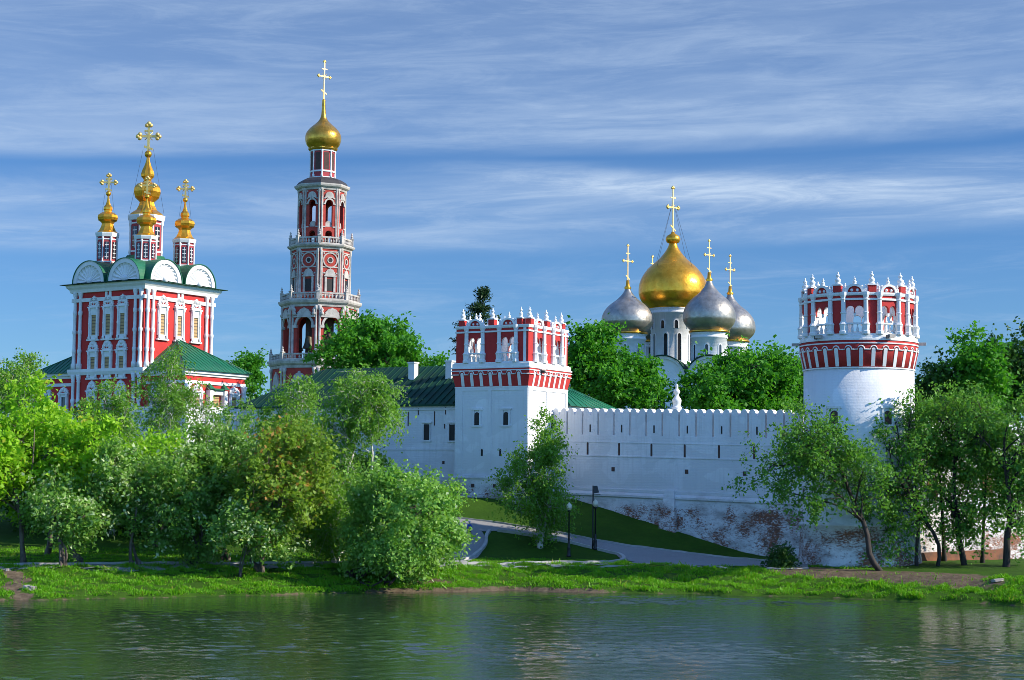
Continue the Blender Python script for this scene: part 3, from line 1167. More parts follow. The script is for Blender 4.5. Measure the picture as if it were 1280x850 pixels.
# flared corbel belt
W = .22
b = MB()
rings = [(A2 - .05, q_cb), (A2 + .02, q_cb), (A2 + W, q_sc + .05), (A2 + W, q_ct), (A2 - .4, q_ct)]
b.lathe([(r * math.sqrt(2), z) for r, z in rings], 4, (0, 0, 0), 0, False, math.pi / 4)
belt = b.build('corbel_belt', M['tower_red'], square_tower)
for k, F in enumerate(faces):
    n = 7
    ribs = [(-A2 + .66 + (2 * A2 - 1.32) * i / (n - 1)) for i in range(n)]
    for u in ribs:
        r = MB(F)
        hw = .125
        zt = q_sc
        a = [(u - hw, -.05, q_cb + .02), (u + hw, -.05, q_cb + .02), (u + hw, .045, q_cb + .02), (u - hw, .045, q_cb + .02)]
        top = [(u - hw, -.05, zt), (u + hw, -.05, zt), (u + hw, W + .015, zt), (u - hw, W + .015, zt)]
        r.add(a + top, [(0, 1, 2, 3), (4, 5, 6, 7), (0, 1, 5, 4), (1, 2, 6, 5), (2, 3, 7, 6), (3, 0, 4, 7)])
        r.ext(arcpts(u, zt + .002, hw, math.pi, 0, 6), -.05, W + .02)
        r.build('corbel_rib', M['trim'], belt)
    pts = [(-A2 - W, q_sc - .03)]
    for u in ribs:
        pts += [(u - .24, q_sc - .03)] + arcpts(u, q_sc + .02, .22, math.pi * .95, .05, 6) + [(u + .24, q_sc - .03)]
    pts.append((A2 + W, q_sc - .03))
    s = MB()
    s.tube([F(u, W + .02, z) for u, z in pts], .042, 5)
    s.build('scalloped_string', M['trim'], belt)


def square_ring(mb, prof, mi=0):
    zs = [p[1] for p in prof]
    P = [(A2 + w, z) for w, z in prof] + [(A2 - .30, max(zs)), (A2 - .30, min(zs))]
    k = len(P)
    vs, fs = [], []
    for i in range(4):
        a = math.pi / 4 + i * math.pi / 2
        vs += [(r * math.sqrt(2) * math.sin(a), -r * math.sqrt(2) * math.cos(a), z) for r, z in P]
    for i in range(4):
        j = (i + 1) % 4
        for q in range(k):
            fs.append((i * k + q, j * k + q, j * k + (q + 1) % k, i * k + (q + 1) % k))
    mb.add(vs, fs, mi)


s = MB()
square_ring(s, [(0, q_cb - .09), (.06, q_cb - .09), (.06, q_cb - .01), (0, q_cb - .01)])
square_ring(s, [(W - .05, q_ct - .18), (W + .05, q_ct - .18), (W + .05, q_ct - .11), (W - .05, q_ct - .11)])
s.build('string_course', M['trim'], belt)
s = MB()
square_ring(s, [(W - .1, q_ct + .003), (W + .05, q_ct + .003), (W + .05, q_ct + .10), (W - .02, q_ct + .13), (W - .02, q_fl + .02), (.10, q_fl + .07), (.10, q_fl + .12), (-.1, q_fl + .12)])
s.build('gallery_ledge', M['trim'], square_tower)
qf = q_fl + .10
f = MB()
f.box(-A2 + .2, A2 - .2, -A2 + .2, A2 - .2, qf - .35, qf - .05)
f.build('gallery_floor', M['trim'], square_tower)
for F in faces:
    U = lambda f_: (f_ - .5) * 2 * A2
    battlement(F, square_tower, [(U(.15), U(.376)), (U(.605), U(.835))], [(U(.0) - .001, U(.15)), (U(.376), U(.605)), (U(.835), U(1.0) - .43)], qf, q_cn, fin_h=.98)
s = MB()
square_ring(s, [(0, q_cn + .003), (.03, q_cn + .003), (.08, q_cn + .12), (.08, q_cn + .21), (0, q_cn + .21)])
s.build('cornice', M['trim'], square_tower)
s = MB()
square_ring(s, [(0, q_cn - .30), (.07, q_cn - .30), (.07, q_cn - .18), (0, q_cn - .18)])
s.build('string_course', M['trim'], square_tower)
Fs = face((0, 0, 0), R(90), A2)
s = MB(Fs)
s.box(-1.55, -1.35, W, W + .3, q_ct - .30, q_ct - .12, 1)
s.box(-1.75, -1.1, W, W + .22, q_ct - .12, q_ct - .02, 0)
s.build('floodlight', [M['old_trim'], M['iron']], square_tower)


# ------------------------------------------------------------------ fortress walls
def wall_run(name, label, A, B, zA, zB, foot, T, npitch, mat, features=True, holes=(), cat='wall', zoff=0.0):
    """A crenellated wall from A to B (seen from outside A is on the left); zA, zB top heights."""
    d = Vector((B.x - A.x, B.y - A.y, 0))
    Lw = d.length
    ang = math.atan2(d.y, d.x)
    root = thing(name, label, cat, (A.x, A.y, 0), ang)
    zt = lambda u: zA + (zB - zA) * u / Lw
    F = lambda u, w, z: (u, -w, z + zt(u))          # z measured from the top of the merlons
    b = MB(F)
    n = 24
    mh = 1.95
    b.box(0, Lw, -T, 0, -5.8, -mh, 0, n)
    b.box(0, Lw, -T, .12, -6.0, -5.8, 0, n)
    prof = [(0.10, -6.0), (.26, -6.2), (.26, -6.33), (.14, -6.42), (.17, -7.2), (.30, -9.0), (.42, foot), (-T, foot), (-T, -6.0)]
    vs, fs = [], []
    k = len(prof)
    for i in range(n + 1):
        u = Lw * i / n
        vs += [(u, w, z) for w, z in prof]
    for i in range(n):
        for q in range(k):
            fs.append((i * k + q, (i + 1) * k + q, (i + 1) * k + (q + 1) % k, i * k + (q + 1) % k))
    fs += [tuple(range(k)), tuple(n * k + q for q in range(k))]
    b.add(vs, fs)
    b.build('wall_face', mat, root)
    m = round(Lw / npitch)
    pw = Lw / m
    for i in range(m):
        u0, u1 = i * pw + .075, (i + 1) * pw - .075
        um = (u0 + u1) / 2
        hw = (u1 - u0) / 2
        poly = [(u0, -mh), (u1, -mh)] + [(u1, -.28)] + arcpts(um + hw * .60, -.28, hw * .40, .10, math.pi * .86, 6) + [(um, -.56)] + arcpts(um - hw * .60, -.28, hw * .40, math.pi * .14, math.pi - .10, 6) + [(u0, -.28)]
        mm = MB(F)
        mm.ext(poly, -.52, -.02)
        mo = mm.build('merlon', M['white'], root)
        if i % 2 == 0 and features:
            q = MB(F)
            q.ext([(um - .06, -1.75), (um - .06, -1.25)] + arcpts(um, -1.25, .06, math.pi, 0, 4)[1:] + [(um + .06, -1.75)], -.06, -.012)
            q.build('loophole', M['dark'], mo)
    if features:
        s = MB(F)
        s.box(0, Lw, -.05, .035, -2.50, -2.44, 0, n)
        s.box(0, Lw, -.05, .05, -3.50, -3.42, 0, n)
        s.build('string_course', M['white'], root)
        for i in range(0, m, 2):
            u = i * pw + .5
            s = MB(F)
            s.ext([(u - .08, -3.40), (u - .08, -2.58)] + arcpts(u, -2.58, .08, math.pi, 0, 4)[1:] + [(u + .08, -3.40)], -.06, .012)
            s.build('loophole', M['dark_brick'], root)
    for u in holes:
        s = MB(F)
        s.box(u - .14, u + .14, -.06, .014, -4.55, -4.25)
        s.build('putlog_hole', M['dark_brick'], root)
    return root, F, Lw


M['wall_white'] = whitewash('worn_wall_limewash', grime=0.20, worn=(0.5, 4.3, 6.4))
WA = at(690, 512, 130.3)
WB = at(1003, 514, 117.0)
wallC, Fw, Lw = wall_run('fortress_wall', 'long shaded white wall with merlons between the square and round towers', WA, WB, zat(690, 509.5, 130.3), zat(1003, 511.5, 117.0), -11.5, 1.4, 1.36,
                         M['wall_white'], True, (5.6, 11.9, 16.6))
b = MB(Fw)
ub = 10.6
b.add([(ub - .75, 0, -10.2), (ub + .95, 0, -10.2), (ub + .95, .95, -10.2), (ub - .75, .95, -10.2), (ub - .35, 0, -5.75), (ub + .45, 0, -5.75), (ub + .45, .30, -5.75), (ub - .35, .30, -5.75)],
      [(0, 1, 2, 3), (4, 5, 6, 7), (0, 1, 5, 4), (1, 2, 6, 5), (2, 3, 7, 6), (3, 0, 4, 7)])
b.build('buttress', M['wall_white'], wallC)

# sunlit wall beyond the round tower
M['wall_right'] = whitewash('flaking_sunlit_limewash', (0.78, 0.76, 0.74), grime=0.25, worn=(0.0, 2.6, 5.5))
EA = Vector((RT.x + 2.6, RT.y + 0.6, 0))
EB = EA + Vector((math.cos(R(31)), math.sin(R(31)), 0)) * 30
wallE, Fe, Le = wall_run('fortress_wall', 'sunlit white wall flaking to red brick at its foot behind the riverside trees', EA, EB, 10.6, 11.2, -11.0, 1.4, 1.4, M['wall_right'], True, (4, 9))
b = MB(Fe)
b.box(0.5, 9, -.2, .52, -11.0, -8.55, 0, 10)
M['bare_brick'] = brick_mat('bare_brick_footing', (0.26, 0.10, 0.045), (0.09, 0.05, 0.035), (0.34, 0.2, 0.12), (0.05, 0.04, 0.035), 0.8)
b.build('brick_footing', M['bare_brick'], wallE)
for u in (3.0, 8.0):
    small_window(Fe, u, -5.0, .9, 1.3, wallE, True, .0, M['bare_brick'], .03)

# ------------------------------------------------------------------ the green roofed range left of the square tower
Lb = 20.4
rb = at(569.5, 506, 133.0)
range_ = thing('long_building', 'long white building with dark green roof and two chimneys left of square tower', 'building', (rb.x, rb.y, 0), QA)
ze = zat(540, 505.5, 134.0)
zr = zat(500, 458.5, 141.0)
b = MB()
b.box(-Lb, 0, 0, 10, 2.0, ze - .05)
b.build('wall', M['st_white'], range_)
b = MB()
b.box(-Lb, 0, -.10, 0, 3.0, zat(540, 600, 134.5), 0)
b.box(-Lb, 0, -.16, -.003, zat(540, 601, 134.5), zat(540, 596, 134.5), 0)
b.box(-Lb, 0, -.05, -.003, zat(540, 562.5, 134.5), zat(540, 560.5, 134.5), 0)
b.box(-Lb, 0, -.10, -.003, ze - .42, ze - .30, 0)
b.build('plinth', M['st_white'], range_)
o = .38
rf = MB()
P = [(-Lb - o, -o, ze), (o * .5, -o, ze), (o * .5, 10 + o, ze), (-Lb - o, 10 + o, ze), (-Lb + 4.6, 5, zr), (o * .5, 5, zr)]
P2 = [(x, y, z - .12) for x, y, z in P[:4]]
rf.add(P + P2, [(0, 1, 5, 4), (2, 3, 4, 5), (3, 0, 4), (1, 2, 5), (6, 7, 1, 0), (7, 8, 2, 1), (8, 9, 3, 2), (9, 6, 0, 3), (6, 7, 8, 9)])
roof = rf.build('roof', M['green2'], range_)
sm_ = MB()
for i in range(34):
    x = -Lb - o + .3 + i * .62
    if x > o * .4:
        break
    t1 = 1.0 if x > -Lb + 4.6 else max(.05, (x + Lb + o) / (4.6 + o))
    a = Vector((x, -o, ze + .02)); e = Vector((x, -o + (5 + o) * t1, ze + (zr - ze) * t1 + .02))
    sm_.add([(a.x - .025, a.y, a.z), (a.x + .025, a.y, a.z), (a.x + .025, a.y, a.z + .07), (a.x - .025, a.y, a.z + .07), (e.x - .025, e.y, e.z), (e.x + .025, e.y, e.z), (e.x + .025, e.y, e.z + .07), (e.x - .025, e.y, e.z + .07)],
            [(0, 1, 2, 3), (4, 5, 6, 7), (0, 1, 5, 4), (1, 2, 6, 5), (2, 3, 7, 6), (3, 0, 4, 7)])
sm_.build('standing_seams', M['green2'], roof)
Ff = face((0, 0, 0), 0, 0)
for px in (511.5, 560.5):
    u = -(569.5 - px) * 134.5 / FPX / math.cos(QA) - 1.95
    c = MB()
    zc0, zc1 = ze + 1.3, zat(px, 452.5, 137)
    c.box(u - .27, u + .27, 3.1, 3.7, zc0 + .6, zc1)
    c.box(u - .33, u + .33, 3.04, 3.76, zc1 + .003, zc1 + .12)
    c.build('chimney', M['trim'], roof)
for (px, py, w, h) in ((533.5, 550, .52, 1.2), (566, 551, .52, 1.2)):
    u = -(569.5 - px) * 134.0 / FPX / math.cos(QA)
    small_window(Ff, u, zat(px, py, 134), w, h, range_, False, .08, M['dark'], .01)
for (px, z_, hh) in ((509, 523, 18), (522, 514, 9), (543, 523, 18), (557, 514, 9), (556, 533, 6)):
    u = -(569.5 - px) * 134.0 / FPX / math.cos(QA)
    small_window(Ff, u, zat(px, z_ + hh / 2, 134), .09, hh * .061, range_, True, 0, M['dark_brick'], .0)
small_window(Ff, -(569.5 - 555) * .0609 / .87, zat(555, 580, 134), .2, .22, range_, False, 0, M['dark_brick'])
for k in range(5):
    small_window(Ff, -7.0 - 2.6 * k, zat(533, 550, 134), .52, 1.2, range_, False, .08, M['dark'], .01)

# house behind the wall: only its bright green hipped roof shows
hb = at(697, 500, 142.0)
house = thing('green_roofed_house', 'house behind the wall showing only a bright green hipped roof right of the square tower', 'house', (hb.x, hb.y, 0), QA)
b = MB()
hz = zat(742, 509.5, 141)
b.box(-6, 2.55, -3, 5, 4.0, hz - .02)
b.build('wall', M['white'], house)
b = MB()
hr = zat(712, 486, 142)
P = [(-6, -3.3, hz), (2.9, -3.3, hz), (2.9, 5.3, hz), (-6, 5.3, hz), (-5, 1, hr + .7), (-1.0, 1, hr + .7)]
b.add(P, [(0, 1, 5, 4), (2, 3, 4, 5), (3, 0, 4), (1, 2, 5), (0, 1, 2, 3)])
rr = b.build('roof', M['green'], house)
b = MB()
for i in range(9):
    t = i / 8
    e = Vector((2.9, -3.3 + 8.6 * t, hz + .02)); a = Vector((-1.0, 1, hr + .72))
    tt = 1 - abs(2 * t - 1)
    a = e.lerp(a, .3 + .7 * tt) if 0 < t < 1 else a
    b.tube([e, a], .035, 4)
b.build('standing_seams', M['green'], rr)

# white pinnacle standing behind the wall
pn = at(846, 512, 135.0)
pin = thing('stone_pinnacle', 'small white finial rising behind the merlons in front of the cathedral', 'pinnacle', (pn.x, pn.y, 5.5))
b = MB()
b.box(-.42, .42, -.42, .42, 0, pn.z - 5.5 - .2)
b.box(-.5, .5, -.5, .5, pn.z - 5.5 - .2, pn.z - 5.5)
b.build('pedestal', M['trim'], pin)
finial_mb((0, 0, pn.z - 5.5), 2.0, .42).build('finial', M['trim'], pin)


# ================================================================== churches
def cross_mb(z0, h, w, t=0.07, bud=0.16, slant=True, lower=True, ang=0.0):
    """Russian cross with budded ends, its plane turned by ang about the mast."""
    mb = MB(lambda u, v, z: (u * math.cos(ang) - v * math.sin(ang), u * math.sin(ang) + v * math.cos(ang), z))
    mb.box(-t, t, -t * .6, t * .6, z0, z0 + h)
    zc = z0 + h * .62
    mb.box(-w / 2, w / 2, -t * .5, t * .5, zc - t, zc + t)
    mb.box(-w * .24, w * .24, -t * .5, t * .5, zc + h * .19 - t * .8, zc + h * .19 + t * .8)
    if lower:
        dzz = h * .05 if slant else 0
        zl = z0 + h * .22
        mb.add([(-w * .24, -t * .5, zl + dzz - t), (w * .24, -t * .5, zl - dzz - t), (w * .24, t * .5, zl - dzz - t), (-w * .24, t * .5, zl + dzz - t),
                (-w * .24, -t * .5, zl + dzz + t), (w * .24, -t * .5, zl - dzz + t), (w * .24, t * .5, zl - dzz + t), (-w * .24, t * .5, zl + dzz + t)],
               [(0, 1, 2, 3), (4, 5, 6, 7), (0, 1, 5, 4), (1, 2, 6, 5), (2, 3, 7, 6), (3, 0, 4, 7)])
    def trefoil(u, z, du, dz_):
        for (a, b_) in ((du, dz_), (dz_, du), (-dz_, -du)):
            mb.ball((u + a * bud * .9, 0, z + b_ * bud * .9), bud, 0, 8)
    trefoil(-w / 2, zc, -1, 0)
    trefoil(w / 2, zc, 1, 0)
    trefoil(0, z0 + h, 0, 1)
    for s_ in (-1, 1):
        for q in (-1, 1):
            mb.tube([mb_p for mb_p in ((0, 0, zc), (s_ * w * .22, 0, zc + q * w * .22))], t * .35, 4)
    return mb


def guy(mb_root, a, b):
    m = MB()
    m.tube([a, b], .016, 3)
    return m.build('guy_wire', M['iron'], mb_root)


def tulip(u, z, w, h):
    """outline of the carved shell pediment over a window"""
    R_ = [(.50, 0), (.50, .10), (.56, .12), (.56, .17), (.46, .20), (.50, .34), (.45, .48), (.36, .56), (.36, .64), (.30, .76), (.18, .86), (.07, .90), (.06, .97)]
    pts = [(u + a * w, z + b_ * h) for a, b_ in R_]
    return pts + [(u, z + h)] + [(2 * u - a, b_) for a, b_ in reversed(pts)]


def carved_window(F, u, z0, z1, w, root, zsill, zped, zped0, pane='shutter', red='red'):
    """pane from z0 to z1, white carved surround, pediment zped0..zped"""
    p = MB(F)
    p.box(u - w / 2, u + w / 2, -.2, .03, z0, z1)
    win = p.build('window', M[pane], root)
    f = MB(F)
    k = w * .55
    f.box(u - w / 2 - k, u - w / 2, -.1, .14, z0 - .1, zped0 - .003)
    f.box(u + w / 2, u + w / 2 + k, -.1, .14, z0 - .1, zped0 - .003)
    f.box(u - w / 2, u + w / 2, -.1, .14, z1, zped0 - .003)
    f.box(u - w / 2 - .003, u + w / 2 + .003, -.1, .14, zsill, z0)
    for s_ in (-1, 1):
        c = (u + s_ * (w / 2 + k * .62), .17, 0)
        f.lathe([(.13, zsill - .05), (.13, zsill + .2), (.085, zsill + .3), (.085, (zsill + zped0) / 2 - .1), (.12, (zsill + zped0) / 2), (.085, (zsill + zped0) / 2 + .1), (.085, zped0 - .35), (.14, zped0 - .15), (.14, zped0 - .01)], 8, (c[0], c[1], 0))
    W_ = w + 2 * k
    f.box(u - W_ / 2 - .12, u + W_ / 2 + .12, -.1, .26, zsill - .16, zsill - .003)
    f.box(u - W_ / 2 - .10, u + W_ / 2 + .10, -.1, .28, zped0, zped0 + .12)
    f.build('surround', M['trim'], win)
    t = MB(F)
    t.ext(tulip(u, zped0 + .123, W_ * .98, zped - zped0 - .12), -.1, .16)
    hp = zped - zped0
    for s_ in (-1, 1):
        for (a, b_, r) in ((.20, .42, .13), (.36, .26, .09)):
            c = (u + s_ * a * W_, .17, zped0 + b_ * hp)
            t.ball(c, r * W_ * .8, 0, 8)
        c = (u + s_ * .09 * W_, .165, zped0 + .30 * hp)
        t.ball(c, .06 * W_, 1, 6)
    c = (u, .17, zped0 + .68 * hp)
    t.ball(c, .11 * W_, 0, 8)
    t.build('carved_pediment', [M['trim'], M[red]], win)
    return win


def col_pair(F, u, z0, z1, r, root, n=3):
    c = F(u, .12, 0)
    mb = MB()
    P = [(r * 1.7, z0), (r * 1.7, z0 + .5), (r * 1.25, z0 + .6)]
    for i in range(1, n + 1):
        z = z0 + (z1 - z0) * i / (n + 1)
        P += [(r, z - .35), (r * 1.35, z - .2), (r * 1.35, z), (r, z + .12)]
    P += [(r, z1 - .7), (r * 1.3, z1 - .6), (r * 1.05, z1 - .5), (r * 1.65, z1 - .1), (r * 1.65, z1)]
    mb.lathe(P, 10, (c[0], c[1], 0))
    return mb.build('column', M['trim'], root)


def annulus(mb, u, z, r0, r1, w0, w1, n=28, mi=0):
    vs, fs = [], []
    for i in range(n):
        a = 2 * math.pi * i / n
        for r, w in ((r0, w0), (r1, w0), (r1, w1), (r0, w1)):
            vs.append((u + r * math.cos(a), w, z + r * math.sin(a)))
    for i in range(n):
        a, b_ = 4 * i, 4 * ((i + 1) % n)
        for q in range(4):
            fs.append((a + q, a + (q + 1) % 4, b_ + (q + 1) % 4, b_ + q))
    mb.add(vs, fs, mi)


# ------------------------------------------------------------------ the red gate church
CD = 165.0
CA = R(-33)
a_ = 4.72
cc = at(180, 400, CD)
cxx = cc.x + (-a_ * math.cos(CA) - a_ * math.sin(CA))
cyy = cc.y + (-a_ * math.sin(CA) + a_ * math.cos(CA))
church = thing('red_church', 'tall red church with white carved windows and five gilded domes above the birches', 'church', (cxx, cyy, 0), CA)
zc = lambda py, px=180, D=CD: zat(px, py, D)
e1, e0, sub = zc(351), zc(462), zc(536)
b = MB()
b.box(-a_, a_, -a_, a_, sub, e1)
b.build('wall', M['red'], church)
b = MB()
b.box(-a_ - .25, a_ + .25, -a_ - .25, a_ + .25, 3.0, sub - .003)
b.box(-a_ - .35, a_ + .35, -a_ - .35, a_ + .35, sub, sub + .5)
b.build('substructure', M['white'], church)
cf = [face((0, 0, 0), R(90) * k, a_) for k in range(4)]
s = MB()


def sq_ring(mb, a, prof, mi=0):
    zs = [p[1] for p in prof]
    P = [(a + w, z) for w, z in prof] + [(a - .3, max(zs)), (a - .3, min(zs))]
    k = len(P)
    vs, fs = [], []
    for i in range(4):
        q = math.pi / 4 + i * math.pi / 2
        vs += [(r * math.sqrt(2) * math.sin(q), -r * math.sqrt(2) * math.cos(q), z) for r, z in P]
    for i in range(4):
        j = (i + 1) % 4
        for q in range(k):
            fs.append((i * k + q, j * k + q, j * k + (q + 1) % k, i * k + (q + 1) % k))
    mb.add(vs, fs, mi)


sq_ring(s, a_, [(0, e1 - .75), (.25, e1 - .75), (.35, e1 - .45), (.55, e1 - .25), (.62, e1), (0, e1)])
s.build('cornice', M['trim'], church)
s = MB()
sq_ring(s, a_, [(0, e1 + .003), (1.0, e1 + .003), (1.0, e1 + .05), (0, e1 + .10)])
s.build('eaves', M['green2'], church)
s = MB()
sq_ring(s, a_, [(0, e1 - 1.65), (.16, e1 - 1.65), (.16, e1 - 1.30), (0, e1 - 1.30)])
sq_ring(s, a_, [(0, e0 - .35), (.22, e0 - .35), (.34, e0 - .05), (.34, e0 + .22), (0, e0 + .22)])
s.build('string_course', M['trim'], church)
rows = [(zc(416), zc(390), zc(421), zc(365.5), zc(381)), (zc(465.5), zc(444), zc(470.5), zc(421.8), zc(437)), (zc(513), zc(494), zc(518), zc(473.5), zc(488))]
for k, F in enumerate(cf):
    for u in (-a_ + .32, -a_ + 1.05, a_ - 1.05, a_ - .32):
        col_pair(F, u, e0 + .22, e1 - .75, .16, church)
        if k != 1 and k != 3:
            col_pair(F, u, sub + .5, e0 - .35, .16, church, 1)
    p = MB(F)
    p.box(-.40, -.12, -.05, .12, e1 - 1.297, e1 - .753)
    p.box(.12, .40, -.05, .12, e1 - 1.297, e1 - .753)
    p.build('frieze_block', M['trim'], church)
    for ri, (z0, z1, zs_, zp, zp0) in enumerate(rows):
        if ri > 0 and k in (1, 3):
            continue
        for u in ((-2.35, -.05, 2.2) if k in (1, 3) else (-1.85, .06, 1.97)):
            carved_window(F, u, z0, z1, .62, church, zs_, zp, zp0)
    # shell gables
    for u in (-a_ / 2 - .02, a_ / 2 + .02):
        rr_ = 2.12
        zb = e1 + .12
        g = MB(F)
        n = 11
        vs, fs = [(u, .34, zb + .12)], []
        for i in range(2 * n + 1):
            t = math.pi * i / (2 * n)
            d = .16 if i % 2 else .30
            r2 = rr_ * (.72 if i % 2 else .66)
            vs.append((u - r2 * math.cos(t), d, zb + .1 + r2 * math.sin(t)))
        for i in range(2 * n + 1):
            t = math.pi * i / (2 * n)
            vs.append((u - rr_ * .80 * math.cos(t), .36, zb + .1 + rr_ * .80 * math.sin(t)))
        m = 2 * n + 1
        for i in range(2 * n):
            fs.append((0, 1 + i, 2 + i))
            fs.append((1 + i, 1 + m + i, 2 + m + i, 2 + i))
        g.add(vs, fs)
        g.ball((u, .30, zb + .22), .32, 0, 10)
        ring = arcpts(u, zb + .05, rr_, math.pi, 0, 24) + arcpts(u, zb + .05, rr_ * .79, 0, math.pi, 24)
        g.ext(ring, -.3, .42)
        g.build('shell_gable', M['trim'], church, fix=False)
rf = MB()
for ax in (0, 1):
    for u in (-a_ / 2, a_ / 2):
        r0, r1 = 2.19, 2.135
        n = 20
        sec = arcpts(u, e1 + .13, r0, math.pi, 0, n)
        lo, hi = -a_ - .52, a_ + .52
        vs = []
        for v in (lo, hi):
            vs += [((p, v, z) if ax == 0 else (v, p, z)) for p, z in sec]
        fs = [(i, i + 1, n + 2 + i, n + 1 + i) for i in range(n)]
        # a lip of sheet iron with its own thickness
        sec2 = arcpts(u, e1 + .13, r1, math.pi, 0, n)
        vs2 = []
        for v in (lo, hi):
            vs2 += [((p, v, z) if ax == 0 else (v, p, z)) for p, z in sec2]
        k = len(vs)
        fs2 = [(k + i, k + i + 1, k + n + 2 + i, k + n + 1 + i) for i in range(n)]
        e_ = [(i, i + 1, k + i + 1, k + i) for i in range(n)] + [(n + 1 + i, n + 2 + i, k + n + 2 + i, k + n + 1 + i) for i in range(n)]
        rf.add(vs + vs2, fs + fs2 + e_, 0, False)
rf.build('vaulted_roof', M['green'], church)
b = MB()
b.lathe([(3.0, e1 + .2), (2.9, e1 + 1.6), (2.3, e1 + 2.6), (1.9, e1 + 3.1)], 8, (0, 0, 0), 0, False, math.pi / 8)
b.build('drum_base', M['green'], church)


def oct_drum(root, c, r, z0, z1, red=True):
    """octagonal lantern drum: red walls, white corner shafts, dark windows"""
    d = MB()
    ph = math.pi / 8
    d.lathe([(r, z0), (r, z1)], 8, (c[0], c[1], 0), 0, False, ph)
    dr = d.build('drum', M['drum_red'], root)
    h = z1 - z0
    s_ = MB()
    for i in range(8):
        a = ph + i * math.pi / 4
        p = (c[0] + r * math.sin(a), c[1] - r * math.cos(a), 0)
        s_.lathe([(r * .11, z0), (r * .11, z0 + .1 * h), (r * .075, z0 + .14 * h), (r * .075, z0 + .30 * h), (r * .11, z0 + .33 * h), (r * .07, z0 + .36 * h), (r * .07, z0 + .88 * h), (r * .11, z0 + .92 * h), (r * .11, z1)], 6, p)
    for (zz_, hh, k) in ((z0 + .02, .07 * h, 1.05), (z0 + .31 * h, .035 * h, 1.03), (z1 - .08 * h, .03 * h, 1.03)):
        s_.lathe([(r * .9, zz_), (r * k, zz_), (r * k, zz_ + hh), (r * .9, zz_ + hh)], 8, (c[0], c[1], 0), 0, False, ph)
    s_.build('corner_shafts', M['trim'], dr)
    ap = r * math.cos(math.pi / 8)
    for i in range(8):
        F = face(c, i * math.pi / 4, ap)
        w = MB(F)
        w.box(-r * .20, r * .20, -.1, .03, z0 + .40 * h, z0 + .86 * h)
        wo = w.build('window', M['glass'], dr)
        w = MB(F)
        for k in range(4):
            z_ = z0 + (.44 + .11 * k) * h
            w.box(-r * .17, r * .17, -.05, .05, z_, z_ + .02 * h)
        w.box(-.02, .02, -.05, .045, z0 + .40 * h, z0 + .86 * h)
        w.build('glazing_bars', M['trim'], wo)
    s_ = MB()
    s_.lathe([(r * .9, z1 + .003), (r * 1.12, z1 + .003), (r * 1.20, z1 + .08 * h), (r * 1.20, z1 + .11 * h), (r * .8, z1 + .11 * h)], 8, (c[0], c[1], 0), 0, False, ph)
    s_.build('cornice', M['trim'], dr)
    return z1 + .11 * h


def church_dome(root, c, prof, z, ballz, cross_h, cross_w, n=8, mat='gold', ph=math.pi / 8, ang=None, tt=.06, bud=.12):
    d = MB()
    d.lathe([(r, z + q) for r, q in prof], n, (c[0], c[1], 0), 0, n > 10, ph)
    do = d.build('dome', M[mat], root)
    d = MB()
    d.ball((c[0], c[1], z + ballz), bud * 1.7, 0, 12)
    d.build('orb', M['gold'], do)
    x = cross_mb(0, cross_h, cross_w, tt, bud, ang=(-CA if ang is None else ang))
    xo = x.build('cross', M['gold_cross'], do)
    xo.location = (c[0], c[1], z + ballz)
    return do


zpx = lambda py, px, D: zat(px, py, D)
cdm = 2.62
for (sx, sy, px, y0, y1, label) in ((-1, -1, 178, 330, 300, 0), (1, -1, 229, 335, 304, 0), (-1, 1, 131, 331, 296, 0), (1, 1, 180, 331, 302, 0)):
    # front corner is (-,-) turned: the nearest corner is local (+,-)
    pass
corner_px = {(1, -1): (179, 328, 300), (1, 1): (229, 333, 304.5), (-1, -1): (131.5, 330, 297), (-1, 1): (180, 330, 301)}
for (sx, sy), (px, yb, yt) in corner_px.items():
    c = (sx * cdm, sy * cdm, 0)
    wp = Matrix.Rotation(CA, 3, 'Z') @ Vector(c)
    D = cyy + wp.y
    z0, z1 = e1 + 1.2, zat(px, yt, D)
    zt = oct_drum(church, c, 1.03, z0, z1)
    mm = .01710 * D / 168
    pr = [(62, 0), (62, 4), (50, 14), (38, 38), (34, 55), (40, 66), (56, 76), (60, 90), (56, 104), (36, 118), (22, 124), (22, 130), (27, 136), (26, 150), (15, 164), (9, 182), (6, 200), (5, 228)]
    dm = church_dome(church, c, [(r * mm, q * mm) for r, q in pr], zt - .02, 228 * mm, 103 * mm, 74 * mm, tt=.085, bud=.15)
    for s_ in (-1, 1):
        g = MB()
        g.tube([(c[0] + s_ * .25, c[1], zt + 5.3), (c[0] + s_ * .95, c[1], zt + 1.4)], .012, 3)
        g.build('guy_wire', M['iron'], dm)
c = (0, 0, 0)
zt = oct_drum(church, c, 1.62, e1 + 2.0, zat(182, 277, cyy))
mm = .0171 * cyy / 168
pr = [(100, 0), (100, 5), (92, 14), (62, 34), (48, 60), (42, 82), (52, 92), (72, 110), (80, 138), (76, 162), (60, 182), (30, 194), (22, 202), (25, 214), (38, 228), (40, 240), (33, 262), (20, 290), (11, 318), (7, 345), (6, 356)]
dm = church_dome(church, c, [(r * mm, q * mm) for r, q in pr], zt - .02, 356 * mm, 165 * mm, 100 * mm, tt=.11, bud=.215)
for s_ in (-1, 1):
    for q in (-1, 1):
        g = MB()
        g.tube([(s_ * .35, q * .35, zt + 6.7), (s_ * 1.35, q * 1.0, zt + .3)], .014, 3)
        g.build('guy_wire', M['iron'], dm)

